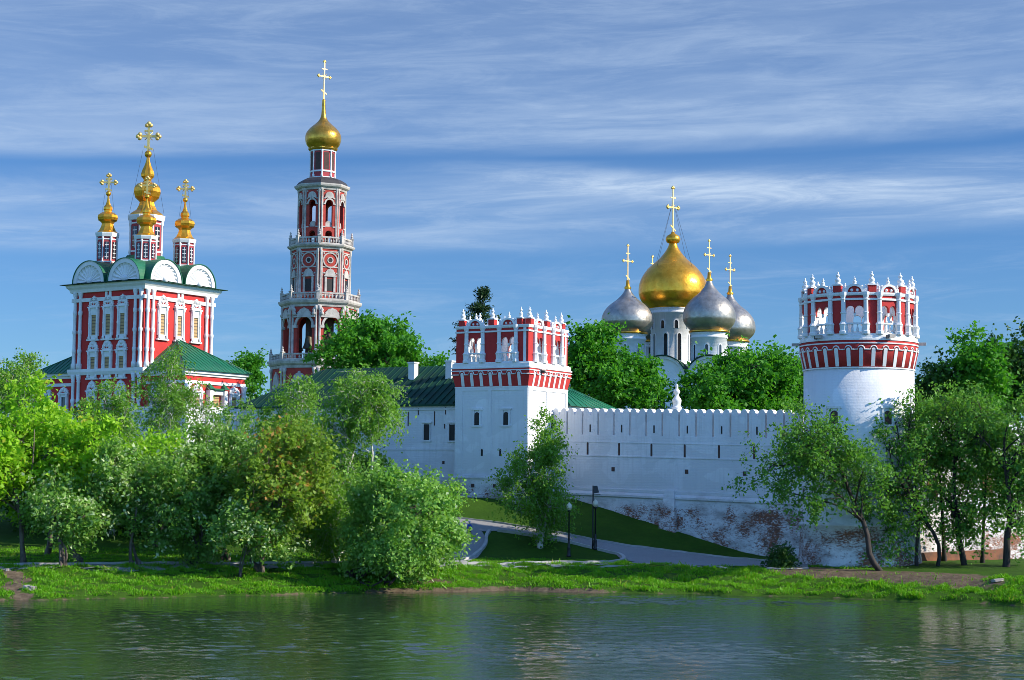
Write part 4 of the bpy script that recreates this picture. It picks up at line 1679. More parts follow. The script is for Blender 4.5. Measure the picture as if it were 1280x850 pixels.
# the two side wings with green half-hipped roofs
wl_, wy0, wy1 = 5.1, -a_ + .35, a_ - .9
for sx in (1, -1):
    x0, x1 = sx * (a_ - .3), sx * (a_ + wl_)
    lo, hi = min(x0, x1), max(x0, x1)
    we = e0 - .10
    ws = zat(265, 516, 172)
    b = MB()
    b.box(lo, hi, wy0, wy1, ws, we - .5)
    wing = b.build('wing', M['red'], church)
    b = MB()
    b.box(lo - .2, hi + .2, wy0 - .25, wy1 + .25, 3.0, ws - .003)
    b.box(lo - .5, hi + 1.4, wy0 - 1.2, wy1 + 1.4, 3.0, ws - .45)
    b.build('terrace', M['white'], church)
    b = MB()
    lo2, hi2 = (lo + .28 if sx > 0 else lo), (hi if sx > 0 else hi - .28)
    for (dz0, dz1, o_) in ((-.50, -.28, .12), (-.277, 0, .30), (-1.25, -.95, .10)):
        b.box(lo2 - (o_ if sx < 0 else 0), hi2 + (o_ if sx > 0 else 0), wy0 - o_, wy1 + o_, we + dz0, we + dz1)
    b.build('cornice', M['trim'], wing)
    b = MB()
    o_ = .55
    ym = (wy0 + wy1) / 2
    ap = (sx * a_, ym, zat(222, 423, 168))
    P = [(sx * a_, wy0 - o_, we + .003), (sx * (a_ + wl_ + o_), wy0 - o_, we + .003), (sx * (a_ + wl_ + o_), wy1 + o_, we + .003), (sx * a_, wy1 + o_, we + .003), ap]
    b.add(P, [(0, 1, 4), (1, 2, 4), (2, 3, 4), (0, 1, 2, 3), (0, 3, 4)])
    ro = b.build('wing_roof', M['green'], wing)
    sm2 = MB()
    for i in range(1, 17):
        t = i / 17
        e = Vector((sx * (a_ + wl_ + o_), wy0 - o_ + (wy1 - wy0 + 2 * o_) * t, we + .02))
        # straight up the slope until the hip is met
        k = 1 - abs(2 * t - 1)
        top = e + (Vector((ap[0], e.y, ap[2])) - e) * k
        sm2.tube([e, top + Vector((0, 0, .02))], .035, 4)
    for i in range(1, 10):
        t = i / 10
        e = Vector((sx * a_ + sx * (wl_ + o_) * t, wy0 - o_, we + .02))
        top = e + (Vector((e.x, ym, ap[2])) - e) * (1 - t)
        sm2.tube([e, top + Vector((0, 0, .02))], .035, 4)
    for y_ in (wy0 - o_, wy1 + o_):
        sm2.tube([(sx * (a_ + wl_ + o_), y_, we + .02), Vector(ap) + Vector((0, 0, .03))], .05, 5)
    sm2.build('standing_seams', M['green'], ro)
    Fo = face(((a_ + wl_) * sx, ym, 0), R(90) * sx, 0)
    half = (wy1 - wy0) / 2
    for u in (-half + .25, half - .25):
        col_pair(Fo, u, ws, we - 1.25, .22, wing, 1)
    zz0, zz1 = ws + .1, ws + 1.35
    for u in (-half * .62, half * .62):
        carved_window(Fo, u, zz0, zz1, .66, wing, zz0 - .05, we - 1.30, zz1 + .25, 'shutter')
    pr_ = MB(Fo)                                           # small columned doorway
    for s_ in (-1, 1):
        pr_.box(s_ * 1.0 - .22, s_ * 1.0 + .22, 0, .5, ws, ws + 1.9)
        pr_.add([(s_ * 1.0 - .36, 0, ws + 1.95), (s_ * 1.0 + .36, 0, ws + 1.95), (s_ * 1.0 + .36, .68, ws + 1.95), (s_ * 1.0 - .36, .68, ws + 1.95), (s_ * 1.0, .1, ws + 2.6)],
                [(0, 1, 4), (1, 2, 4), (2, 3, 4), (3, 0, 4), (0, 1, 2, 3)], 1)
    pr_.box(-.78, .78, 0, .35, ws + 1.45, ws + 1.85)
    pr_.box(-.78, .78, 0, .55, ws + 1.88, ws + 2.05, 1)
    pr_.box(-.5, .5, 0, .06, ws, ws + 1.42, 2)
    pr_.build('portal', [M['trim'], M['green'], M['shutter']], wing)
    Fs2 = face((sx * (a_ + wl_ / 2), wy0, 0), 0, 0)
    for u in (-1.2, 1.2):
        carved_window(Fs2, u, zz0, zz1, .60, wing, zz0 - .05, we - 1.30, zz1 + .25, 'glass')
    pa = MB()                                              # white terrace parapet
    xe = sx * (a_ + wl_ + 1.3)
    pa.box(min(xe, xe - .25 * sx), max(xe, xe - .25 * sx), wy0 - 1.2, wy1 + 1.4, ws - .447, ws + .25)
    pa.box(lo - .5, hi + 1.0 if sx > 0 else hi, wy0 - 1.2, wy0 - .95, ws - .447, ws + .22)
    pa.build('parapet', M['trim'], church)

# ------------------------------------------------------------------ the bell tower
BD = 288.0
bc = at(399.8, 400, BD)
bell = thing('bell_tower', 'very tall octagonal red and white bell tower with galleries and one gold onion dome', 'bell tower', (bc.x, bc.y, 0), R(3.2))
zb = lambda py: zat(400, py, BD)
C8 = math.cos(math.pi / 8)


def octring(mb, prof, mi=0):
    """ring with vertices at k*45 degrees; prof (radius, z)"""
    zs = [p[1] for p in prof]
    rmin = min(p[0] for p in prof) - .6
    P = prof + [(rmin, max(zs)), (rmin, min(zs))]
    k = len(P)
    vs, fs = [], []
    for i in range(8):
        a = i * math.pi / 4
        vs += [(r * math.sin(a), -r * math.cos(a), z) for r, z in P]
    for i in range(8):
        j = (i + 1) % 8
        for q in range(k):
            fs.append((i * k + q, j * k + q, j * k + (q + 1) % k, i * k + (q + 1) % k))
    mb.add(vs, fs, mi)


def oct_faces(r):
    return [face((0, 0, 0), R(22.5 + 45 * k), r * C8) for k in range(8)], r * math.sin(math.pi / 8)


def tier_cornice(root, r, z, h, name='cornice'):
    s_ = MB()
    octring(s_, [(r - .1, z), (r + .15, z), (r + .25, z + .3 * h), (r + .6, z + .55 * h), (r + .72, z + .8 * h), (r + .72, z + h)])
    o_ = s_.build(name, M['old_trim'], root)
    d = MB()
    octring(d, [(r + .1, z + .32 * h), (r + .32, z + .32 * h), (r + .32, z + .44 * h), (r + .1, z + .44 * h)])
    d.build('dark_moulding', M['dark_brick'], o_)
    return o_


def tier_balustrade(root, r, z, h):
    fs_, hw = oct_faces(r)
    for k, F in enumerate(fs_):
        b_ = MB(F)
        b_.box(-hw + .3, hw - .3, -.28, .02, z + h - .25, z + h)
        b_.box(-hw + .3, hw - .3, -.28, .02, z, z + .22)
        n = 7
        for i in range(n):
            u = -hw + .3 + (2 * hw - .6) * (i + .5) / n
            c_ = (u, -.13, 0)
            b_.lathe([(.10, z + .22), (.17, z + .38 * h), (.17, z + .48 * h), (.08, z + .68 * h), (.12, z + h - .25)], 6, (c_[0], c_[1], 0))
        b_.build('balustrade', M['old_trim'], root)
    for k in range(8):
        a = k * math.pi / 4
        c_ = (r * math.sin(a) * .985, -r * math.cos(a) * .985, 0)
        p_ = MB()
        p_.lathe([(.36, z), (.36, z + h + .05), (.44, z + h + .08), (.44, z + h + .22)], 4, c_, 0, False, a + math.pi / 4)
        po = p_.build('corner_post', M['old_trim'], root)
        finial_mb((c_[0], c_[1], z + h + .2), h * .9, .27).build('finial', M['old_trim'], po)


def pilasters(root, r, z0, z1, w=.34):
    for k in range(8):
        a = k * math.pi / 4
        p_ = MB()
        for q in (-1, 1):
            aa = a + q * .62 * w / r * 1.6
            rr2 = r * C8 / math.cos(((aa + math.pi / 8) % (math.pi / 4)) - math.pi / 8) * 1.0
            rr2 = r * .995
            c_ = (rr2 * math.sin(aa), -rr2 * math.cos(aa), 0)
            h = z1 - z0
            p_.lathe([(w * 1.0, z0), (w * 1.0, z0 + .10 * h), (w * .72, z0 + .12 * h), (w * .62, z0 + .5 * h), (w * .60, z0 + .9 * h), (w * .95, z0 + .94 * h), (w * .95, z1)], 8, c_)
        p_.build('pilaster', M['old_trim'], root)


def arch_poly(hw, z0, z1, aw, az, c=0.0):
    """wall face with a round arched opening from its foot"""
    return [(-hw, z0), (c - aw, z0), (c - aw, az)] + arcpts(c, az, aw, math.pi, 0, 12)[1:-1] + [(c + aw, az), (c + aw, z0), (hw, z0), (hw, z1), (-hw, z1)]


def arch_ring(F, c, az, r0, r1, w0, w1, mi=0):
    m = MB(F)
    m.ext(arcpts(c, az, r1, math.pi, 0, 14) + arcpts(c, az, r0, 0, math.pi, 14), w0, w1, mi)
    return m


# tier 1
R1 = 7.75
b = MB()
b.lathe([(R1, 2.0), (R1, zb(457))], 8, (0, 0, 0), 0, False)
b.build('lower_tier', M['old_red'], bell)
tier_cornice(bell, R1, zb(463), zb(453) - zb(463))
pilasters(bell, R1, zb(520), zb(463), .36)
fs_, hw = oct_faces(R1)
for F in fs_:
    t = MB(F)
    t.ext(tulip(0, zb(489), 3.0, zb(467) - zb(489)), -.1, .25)
    t.box(-1.5, 1.5, -.1, .35, zb(491.5), zb(489.2))
    t.build('carved_pediment', M['old_trim'], bell)
    w = MB(F)
    w.box(-.75, .75, -.2, .05, zb(515), zb(494))
    w.build('window', M['dark'], bell)
b = MB()
b.lathe([(R1 + .3, zb(453.2)), (R1 + .3, zb(452.5)), (0, zb(452.4))], 8, (0, 0, 0), 0, False)
b.build('gallery_floor', M['old_trim'], bell)
tier_balustrade(bell, R1 + .25, zb(453), zb(445) - zb(453))
# tier 2: open arches with bells
R2 = 6.15
z0, z1 = zb(452.5), zb(386)
fs_, hw = oct_faces(R2)
for k, F in enumerate(fs_):
    m = MB(F)
    az = zb(410)
    m.ext(arch_poly(hw, z0, z1, 1.35, az), -.9, 0)
    wl3 = m.build('arcade_wall', M['old_red'], bell)
    arch_ring(F, 0, az, 1.36, 1.72, -.2, .25).build('arch_moulding', M['old_trim'], wl3)
    t = MB(F)
    for s_ in (-1, 1):
        t.box(s_ * 1.68 - .36, s_ * 1.68 + .36, -.2, .3, az - .45, az - .003)
    t.box(-1.9, 1.9, -.1, .35, zb(400.5), zb(398.5))
    t.ext(tulip(0, zb(398.4), 2.4, zb(388.5) - zb(398.4)), -.1, .3)
    for s_ in (-1, 1):
        c_ = (s_ * 1.75, .2, zb(398))
        t.lathe([(.3, 0), (.4, .3), (.2, .6), (.3, .9), (.1, 1.2), (0, 1.3)], 6, c_)
    t.build('carved_pediment', M['old_trim'], wl3)
pilasters(bell, R2, z0, z1, .30)
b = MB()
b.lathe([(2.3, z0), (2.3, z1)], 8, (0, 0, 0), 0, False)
b.build('inner_core', M['dark_brick'], bell)
for k in range(8):
    a = R(22.5 + 45 * k)
    c_ = (4.0 * math.sin(a), -4.0 * math.cos(a), zb(438))
    m = MB()
    m.lathe(smooth_prof([(1.05, 0), (.95, .2), (.72, .8), (.60, 1.5), (.5, 1.9), (.15, 2.1), (.12, 2.8)], 3), 14, c_)
    m.build('church_bell', M['bronze'], bell)
tier_cornice(bell, R2, zb(387), zb(378.5) - zb(387))
b = MB()
b.lathe([(R2 + .3, zb(379.2)), (R2 + .3, zb(378.6)), (0, zb(378.5))], 8, (0, 0, 0), 0, False)
b.build('gallery_floor', M['old_trim'], bell)
tier_balustrade(bell, R2 + .25, zb(378.6), zb(369.5) - zb(378.6))
# tier 3: windows and round panels
R3 = 4.86
z0, z1 = zb(378.4), zb(314)
b = MB()
b.lathe([(R3, z0), (R3, z1)], 8, (0, 0, 0), 0, False)
t3 = b.build('window_tier', M['old_red'], bell)
pilasters(bell, R3, z0, z1, .24)
fs_, hw = oct_faces(R3)
for F in fs_:
    zc3 = zb(329)
    m = MB(F)
    m.ext(arcpts(0, zc3, 1.22, 0, 2 * math.pi, 28)[:-1], -.1, .05, 1)
    ring = arcpts(0, zc3, 1.28, 0, 2 * math.pi, 28)
    inner = arcpts(0, zc3, 1.08, 2 * math.pi, 0, 28)
    annulus(m, 0, zc3, 1.08, 1.28, -.1, .16)
    annulus(m, 0, zc3, .36, .52, -.1, .14)
    m.ext(arcpts(0, zc3, .33, 0, 2 * math.pi, 14)[:-1], -.1, .07, 2)
    m.build('round_panel', [M['old_trim'], M['old_red'], M['dark']], t3)
    fr = MB(F)
    for s_ in (-1, 1):
        fr.box(s_ * 1.36 - .06, s_ * 1.36 + .06, -.1, .10, zb(377), zb(317))
    for zq_ in (zb(372), zb(337.5), zb(318.5)):
        fr.box(-1.297, 1.297, -.1, .09, zq_ - .09, zq_ + .09)
    for s_ in (-1, 1):
        for zq_ in (zb(345), zb(321)):
            fr.ball((s_ * 1.08, .02, zq_), .16, 0, 6)
    fr.build('panel_frame', M['old_trim'], t3)
    w = MB(F)
    w.box(-.55, .55, -.1, .05, zb(367), zb(352))
    wo_ = w.build('window', M['dark'], t3)
    w = MB(F)
    for s_ in (-1, 1):
        w.box(s_ * .75 - .17, s_ * .75 + .17, -.1, .2, zb(368), zb(349.5))
    w.box(-1.05, 1.05, -.1, .28, zb(349.4), zb(347.6))
    w.ext(tulip(0, zb(347.5), 1.7, zb(339) - zb(347.5)), -.1, .2)
    w.build('surround', M['old_trim'], wo_)
tier_cornice(bell, R3, zb(315), zb(309) - zb(315))
b = MB()
b.lathe([(R3 + .3, zb(309.6)), (R3 + .3, zb(309.1)), (0, zb(309))], 8, (0, 0, 0), 0, False)
b.build('gallery_floor', M['old_trim'], bell)
tier_balustrade(bell, R3 + .25, zb(309.1), zb(300) - zb(309.1))
# tier 4: see-through arches
R4 = 3.88
z0, z1 = zb(309), zb(237)
fs_, hw = oct_faces(R4)
for F in fs_:
    za1, zmid, za2 = zb(296), zb(287), zb(258)
    m = MB(F)
    m.ext(arch_poly(hw, z0, zmid, .60, za1), -.55, 0)
    m.ext(arch_poly(hw, zmid + .003, z1, .60, za2), -.55, 0)
    w4 = m.build('arcade_wall', M['old_red'], bell)
    arch_ring(F, 0, za2, .61, .86, -.2, .16).build('arch_moulding', M['old_trim'], w4)
    t = MB(F)
    for s_ in (-1, 1):
        t.box(s_ * .85 - .2, s_ * .85 + .2, -.1, .2, za2 - .18, za2 - .003)
    t.box(-.60, .60, -.45, -.3, zmid + .01, zmid + .45)
    t.ext(arcpts(0, zmid + .45, .55, math.pi, 0, 8), -.45, -.3)
    t.ext(arcpts(0, zb(249), .72, math.pi, 0, 10) + [(.86, zb(249) - .5), (.4, zb(249) - .25), (0, zb(249) - .5), (-.4, zb(249) - .25), (-.86, zb(249) - .5)], -.1, .2)
    for s_ in (-1, 1):
        t.box(s_ * 1.12 - .05, s_ * 1.12 + .05, -.1, .10, z0 + .1, z1 - .1)
        t.ball((s_ * .88, .02, zb(252)), .14, 0, 6)
        t.ball((s_ * .88, .02, zb(243)), .14, 0, 6)
    t.box(-1.067, -.62, -.1, .11, zmid - .1, zmid + .1)
    t.box(.62, 1.067, -.1, .11, zmid - .1, zmid + .1)
    t.build('arch_trim', M['old_trim'], w4)
pilasters(bell, R4, z0, z1, .21)
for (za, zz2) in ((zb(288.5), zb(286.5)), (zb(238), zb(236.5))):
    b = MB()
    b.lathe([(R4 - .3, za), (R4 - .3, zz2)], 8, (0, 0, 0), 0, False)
    b.build('gallery_floor', M['dark_brick'], bell)
tier_cornice(bell, R4, zb(241), zb(233.6) - zb(241))
b = MB()
b.lathe([(R4 + .45, zb(233.5)), (R4 + .45, zb(233.2)), (R4 + .05, zb(229)), (R4 - .7, zb(225.5)), (2.5, zb(224)), (2.2, zb(223.6))], 8, (0, 0, 0), 0, False)
b.build('lantern_roof', M['roofdark'], bell)
# lantern
R5 = 2.02
z0, z1 = zb(223.8), zb(189)
b = MB()
b.lathe([(R5, z0), (R5, z1)], 8, (0, 0, 0), 0, False)
lan = b.build('lantern', M['drum_red'], bell)
s = MB()
for k in range(8):
    a = k * math.pi / 4
    c_ = (R5 * math.sin(a), -R5 * math.cos(a), 0)
    s.lathe([(.22, z0), (.22, z0 + .5), (.13, z0 + .6), (.13, z1 - .5), (.2, z1 - .3), (.2, z1)], 6, c_)
for (za, zz2, o_) in ((zb(216.5), zb(214.5), .12), (zb(223.7), zb(222.5), .15), (zb(190.5), zb(189), .15)):
    octring(s, [(R5 - .1, za), (R5 + o_, za), (R5 + o_, zz2), (R5 - .1, zz2)])
s.build('corner_shafts', M['trim'], lan)
fs_, hw = oct_faces(R5)
for F in fs_:
    w = MB(F)
    w.box(-.42, .42, -.1, .03, zb(213.5), zb(192.5))
    w.build('window', M['dark_brick'], lan)
zd = zb(188.8)
b = MB()
octring(b, [(R5, zd), (R5 + .25, zd), (R5 + .42, zd + .25), (R5 + .42, zd + .4)])
b.build('cornice', M['gold2'], lan)
px1 = BD / FPX * 1.0
pr = smooth_prof([(2.30, 0), (2.42, .25), (2.78, .8), (2.98, 1.6), (2.86, 2.5), (2.25, 3.4), (1.40, 4.15), (.82, 4.75), (.45, 5.5), (.32, 6.7), (.26, 8.2)], 6)
dm = church_dome(bell, (0, 0, 0), pr, zd + .3, zb(126) - zd - .3, zb(77) - zb(126), 2.3, 32, 'gold2', 0, R(40), .10, .17)

# ------------------------------------------------------------------ the cathedral
KA = R(-13)
KD = 234.0
k0 = at(841, 400, KD)
cath = thing('white_cathedral', 'white cathedral with one large gold onion dome among four silver domes', 'cathedral', (k0.x, k0.y, 0), KA)
inv = Matrix.Rotation(-KA, 3, 'Z')


def cl(px, D):
    p = at(px, 400, D)
    q = inv @ Vector((p.x - k0.x, p.y - k0.y, 0))
    return (q.x, q.y, 0)


def round_drum(c, r, z0, z1, slits, root, trim='trim', small=False):
    d = MB()
    d.lathe([(r * 1.04, z0), (r * 1.04, z0 + .4), (r, z0 + .45), (r, z1 - .75), (r * 1.05, z1 - .7), (r * 1.05, z1 - .5), (r, z1 - .45), (r * 1.02, z1 - .2), (r * 1.1, z1)], 40, c)
    o_ = d.build('drum', M['white'], root)
    F = drum(c, r)
    for (a, za, zb_, w) in slits:
        u = a * r
        m = MB(F)
        m.ext([(u - w / 2, za), (u - w / 2, zb_ - w / 2)] + arcpts(u, zb_ - w / 2, w / 2, math.pi, 0, 6)[1:-1] + [(u + w / 2, zb_ - w / 2), (u + w / 2, za)], -.1, .012)
        wo_ = m.build('window', M['glass'], o_)
        m = MB(F)
        m.ext(arcpts(u, zb_ - w / 2, w * .85, math.pi, 0, 8) + arcpts(u, zb_ - w / 2, w * .55, 0, math.pi, 8), -.1, .07)
        for s_ in (-1, 1):
            m.box(u + s_ * w * .7 - w * .15, u + s_ * w * .7 + w * .15, -.1, .07, za, zb_ - w / 2)
        m.build('frame', M['trim'], wo_)
    return o_


def onion(rb, rm, h, neck=.1):
    return smooth_prof([(rb, 0), (rb * 1.06, .03 * h), (rm * .90, .11 * h), (rm * .985, .20 * h), (rm, .27 * h), (rm * .975, .38 * h), (rm * .87, .50 * h), (rm * .68, .62 * h), (rm * .43, .73 * h), (rm * .27, .82 * h), (rm * .155, .91 * h), (neck, h)], 6)


zk = lambda py, px, D: zat(px, py, D)
# body and gables
ft = cl(886.5, 226)
body_top = zk(462, 827, 222)
b = MB()
fx, fy = ft[0], ft[1]
hx = 11.2
x0, x1, y0, y1 = fx - 16.2, fx + 4.6, fy - 4.6, fy + 20
b.box(x0, x1, y0, y1, 3.0, body_top - 1.2)
b.build('wall', M['white'], cath)
Fk = face(((x0 + x1) / 2, y0, 0), 0, 0)
Fr = face((x1, (y0 + y1) / 2, 0), R(90), 0)
gp = at(827, 450, 222)
gl = inv @ Vector((gp.x - k0.x, gp.y - k0.y, 0))
gu = gl.x - (x0 + x1) / 2
gw = 5.95
rg = 2.95
rf = MB()
for (F, us, depth) in ((Fk, [gu - 2 * gw, gu - gw, gu, gu + gw], 24.6), (Fr, [-9, -3, 3, 9], 20.8)):
    for u in us:
        zbase = body_top - 1.2
        g = MB(F)
        g.ext(arcpts(u, zbase, rg, math.pi, 0, 24), -.6, -.15)
        g.build('gable', M['white'], cath)
        g = MB(F)
        g.ext(arcpts(u, zbase, rg + .02, math.pi, 0, 24) + arcpts(u, zbase, rg - .3, 0, math.pi, 24), -.14, .12)
        g.build('gable_arch', M['trim'], cath)
        g = MB(F)
        g.ext(arcpts(u, zbase + .02, rg + .16, math.pi, 0, 24) + arcpts(u, zbase + .02, rg + .04, 0, math.pi, 24), -6, .45)
        g.build('gable_roof', M['green2'], cath)
    for u in us:
        s = MB(F)
        s.box(u + gw / 2 - .35, u + gw / 2 + .35, -.1, .25, 3.0, body_top - 1.2)
        s.build('pilaster', M['white'], cath)
        small_window(F, u, body_top - 6, .7, 2.6, cath, True, .25, M['glass'])
b = MB()
b.add([(x0 + .3, y0 + .5, body_top - .6), (x1 - .3, y0 + .5, body_top - .6), (x1 - .3, y1 - .3, body_top - .6), (x0 + .3, y1 - .3, body_top - .6),
       ((x0 + x1) / 2 - 4, (y0 + y1) / 2 - 4, body_top + 1.3), ((x0 + x1) / 2 + 4, (y0 + y1) / 2 - 4, body_top + 1.3), ((x0 + x1) / 2 + 4, (y0 + y1) / 2 + 4, body_top + 1.3), ((x0 + x1) / 2 - 4, (y0 + y1) / 2 + 4, body_top + 1.3)],
      [(0, 1, 5, 4), (1, 2, 6, 5), (2, 3, 7, 6), (3, 0, 4, 7), (4, 5, 6, 7), (0, 1, 2, 3)])
b.build('roof', M['green'], cath)
# central drum and gold dome
los = lambda px: math.atan2((px - 640) / FPX, 1) * -1.0 - KA     # local bearing of the line back to the viewer
r0 = 2.92
lz = los(841)
sl = []
for k in range(10):
    a = lz + R(-19) + R(36) * k
    sl.append((a, zk(450, 841, 231), zk(416.5, 841, 231), .42))
    sl.append((a + R(28), zk(410, 841, 231), zk(400, 841, 231), .42))
round_drum((0, 0, 0), r0, zk(470, 841, KD), zk(386.5, 841, KD), sl, cath)
zt = zk(387, 841, KD)
dm = church_dome(cath, (0, 0, 0), onion(3.15, 4.58, zk(302, 841, KD) - zt, .42), zt, zk(299, 841, KD) - zt, zk(233, 841, KD) - zk(297, 841, KD), 1.9, 48, 'gold', 0, R(52), .08, .17)
b = MB()
zz_ = zk(299, 841, KD)
b.lathe([(.3, zz_ - .7), (.85, zz_ - .42), (1.0, zz_), (.85, zz_ + .42), (.3, zz_ + .75), (.2, zz_ + 1.0)], 24)
b.build('bulb', M['gold'], dm)
b = MB(drum((0, 0, 0), 0.0001))
dlt = lz + R(38)
pz = zk(350, 841, KD)
b = MB()
for (da, dzz) in ((0, 0),):
    rr_ = 3.55
    n = Vector((math.sin(dlt) * .8, -math.cos(dlt) * .8, .6)).normalized()
    t1 = Vector((math.cos(dlt), math.sin(dlt), 0))
    t2 = n.cross(t1)
    p0 = Vector((math.sin(dlt) * rr_, -math.cos(dlt) * rr_, pz))
    q = [p0 + t1 * a + t2 * b_ + n * w_ for w_ in (-.25, .12) for a, b_ in ((-.42, -.38), (.42, -.38), (.42, .38), (-.42, .38))]
    b.add([tuple(v) for v in q], [(0, 1, 2, 3), (4, 5, 6, 7), (0, 1, 5, 4), (1, 2, 6, 5), (2, 3, 7, 6), (3, 0, 4, 7)])
b.build('dormer_hatch', M['roofdark'], dm)
for k in range(4):
    a = KA * -1 + R(45 + 90 * k)
    g = MB()
    g.tube([(.3 * math.sin(a), -.3 * math.cos(a), zk(258, 841, KD)), (3.9 * math.sin(a), -3.9 * math.cos(a), zk(352, 841, KD))], .02, 3)
    g.build('guy_wire', M['iron'], dm)
for (px, D, r, rm, yb, yn, yx, ws) in ((784.5, 228.5, 2.33, 3.40, 418.5, 360, 307, 22), (886.5, 226.0, 2.30, 3.40, 416.5, 350, 301, 20), (912.6, 238.0, 2.30, 3.44, 428.5, 367, 320, 20), (815.5, 240.5, 2.30, 3.40, 429, 368, 321, 20)):
    c = cl(px, D)
    lz = los(px)
    zb0, zt = zk(485, px, D), zk(yb, px, D)
    sl = [(lz + R(-8) + R(45) * k, zk(458, px, D), zk(432, px, D), .34) for k in range(8)]
    do_ = round_drum(c, r, zb0, zt, sl, cath)
    g = MB()
    g.lathe([(r * 1.0, zt + .003), (r * 1.13, zt + .003), (r * 1.16, zt + .16), (r * 1.13, zt + .3), (r, zt + .3)], 40, c)
    g.build('gilded_cornice', M['gold2'], do_)
    zt += .28
    dm = church_dome(cath, c, onion(r * 1.05, rm, zk(yn, px, D) - zt, .28), zt, zk(yn - 2, px, D) - zt, zk(yx, px, D) - zk(yn - 2, px, D), 1.55, 44, 'silver', 0, R(52), .055, .12)
    g = MB()
    zn = zk(yn, px, D)
    g.lathe([(.30, zn - .9), (.34, zn - .6), (.26, zn - .3), (.5, zn), (.26, zn + .3), (.2, zn + 1.0)], 16, c)
    g.build('gilded_neck', M['gold'], dm)


# ================================================================== trees
def leaf_mesh(name, P, size, rng, mat, tint, tint2, droop=0.0, aspect=0.62):
    """one kite-shaped leaf per point"""
    n = len(P)
    nrm = rng.normal(size=(n, 3)) + np.array([0, 0, 0.55])
    nrm /= np.linalg.norm(nrm, axis=1)[:, None]
    d = rng.normal(size=(n, 3)) + np.array([0, 0, -droop])
    d -= (d * nrm).sum(1)[:, None] * nrm
    d /= np.linalg.norm(d, axis=1)[:, None] + 1e-9
    s = np.cross(nrm, d)
    L_ = (size * rng.uniform(0.5, 1.6, n))[:, None]
    W_ = L_ * aspect * 0.5
    k = nrm * L_ * 0.12
    V = np.stack([P, P + d * L_ * .45 + s * W_ + k, P + d * L_, P + d * L_ * .45 - s * W_ + k], 1).reshape(-1, 3)
    F = np.arange(4 * n).reshape(n, 4)
    me = quad_mesh(name, V, F, [mat], smooth=False)
    for nm, val in (('tint', tint), ('tint2', tint2)):
        a = me.attributes.new(nm, 'FLOAT', 'FACE')
        a.data.foreach_set('value', np.asarray(val, np.float32))
    return me


SPEC = {  # leaf material, leaf length, leaves per clump, clump spread (xy, z), bark, droop
    'maple': ('maple', .27, 105, .55, .42, 'bark_pale', 0.2),
    'birch': ('birch', .17, 120, .40, .72, 'bark_birch', 1.2),
    'cherry': ('cherry', .21, 120, .55, .48, 'bark_pale', 0.3),
    'lime': ('green', .34, 110, .85, .62, 'bark', 0.3),
    'deep': ('deep', .32, 110, .85, .65, 'bark', 0.3),
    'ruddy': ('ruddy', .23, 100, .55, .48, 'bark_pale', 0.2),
    'willow': ('willow', .20, 130, .55, .45, 'bark', 0.5),
    'elm': ('elm', .19, 95, .55, .42, 'bark', 0.5),
}


def limb(mb, a, b, r0, r1, rng, sag=0.0, n=5, sides=5):
    a, b = np.array(a, float), np.array(b, float)
    Ln = np.linalg.norm(b - a)
    pts, rad = [], []
    o1, o2 = rng.normal(size=3) * Ln * .045, rng.normal(size=3) * Ln * .03
    for i in range(n + 1):
        t = i / n
        p = a + (b - a) * t + o1 * math.sin(math.pi * t) + o2 * math.sin(2 * math.pi * t)
        p[2] += sag * Ln * math.sin(math.pi * t)
        pts.append(tuple(p))
        rad.append(r0 + (r1 - r0) * t)
    mb.tube(pts, rad, sides)
    return [np.array(p) for p in pts], rad


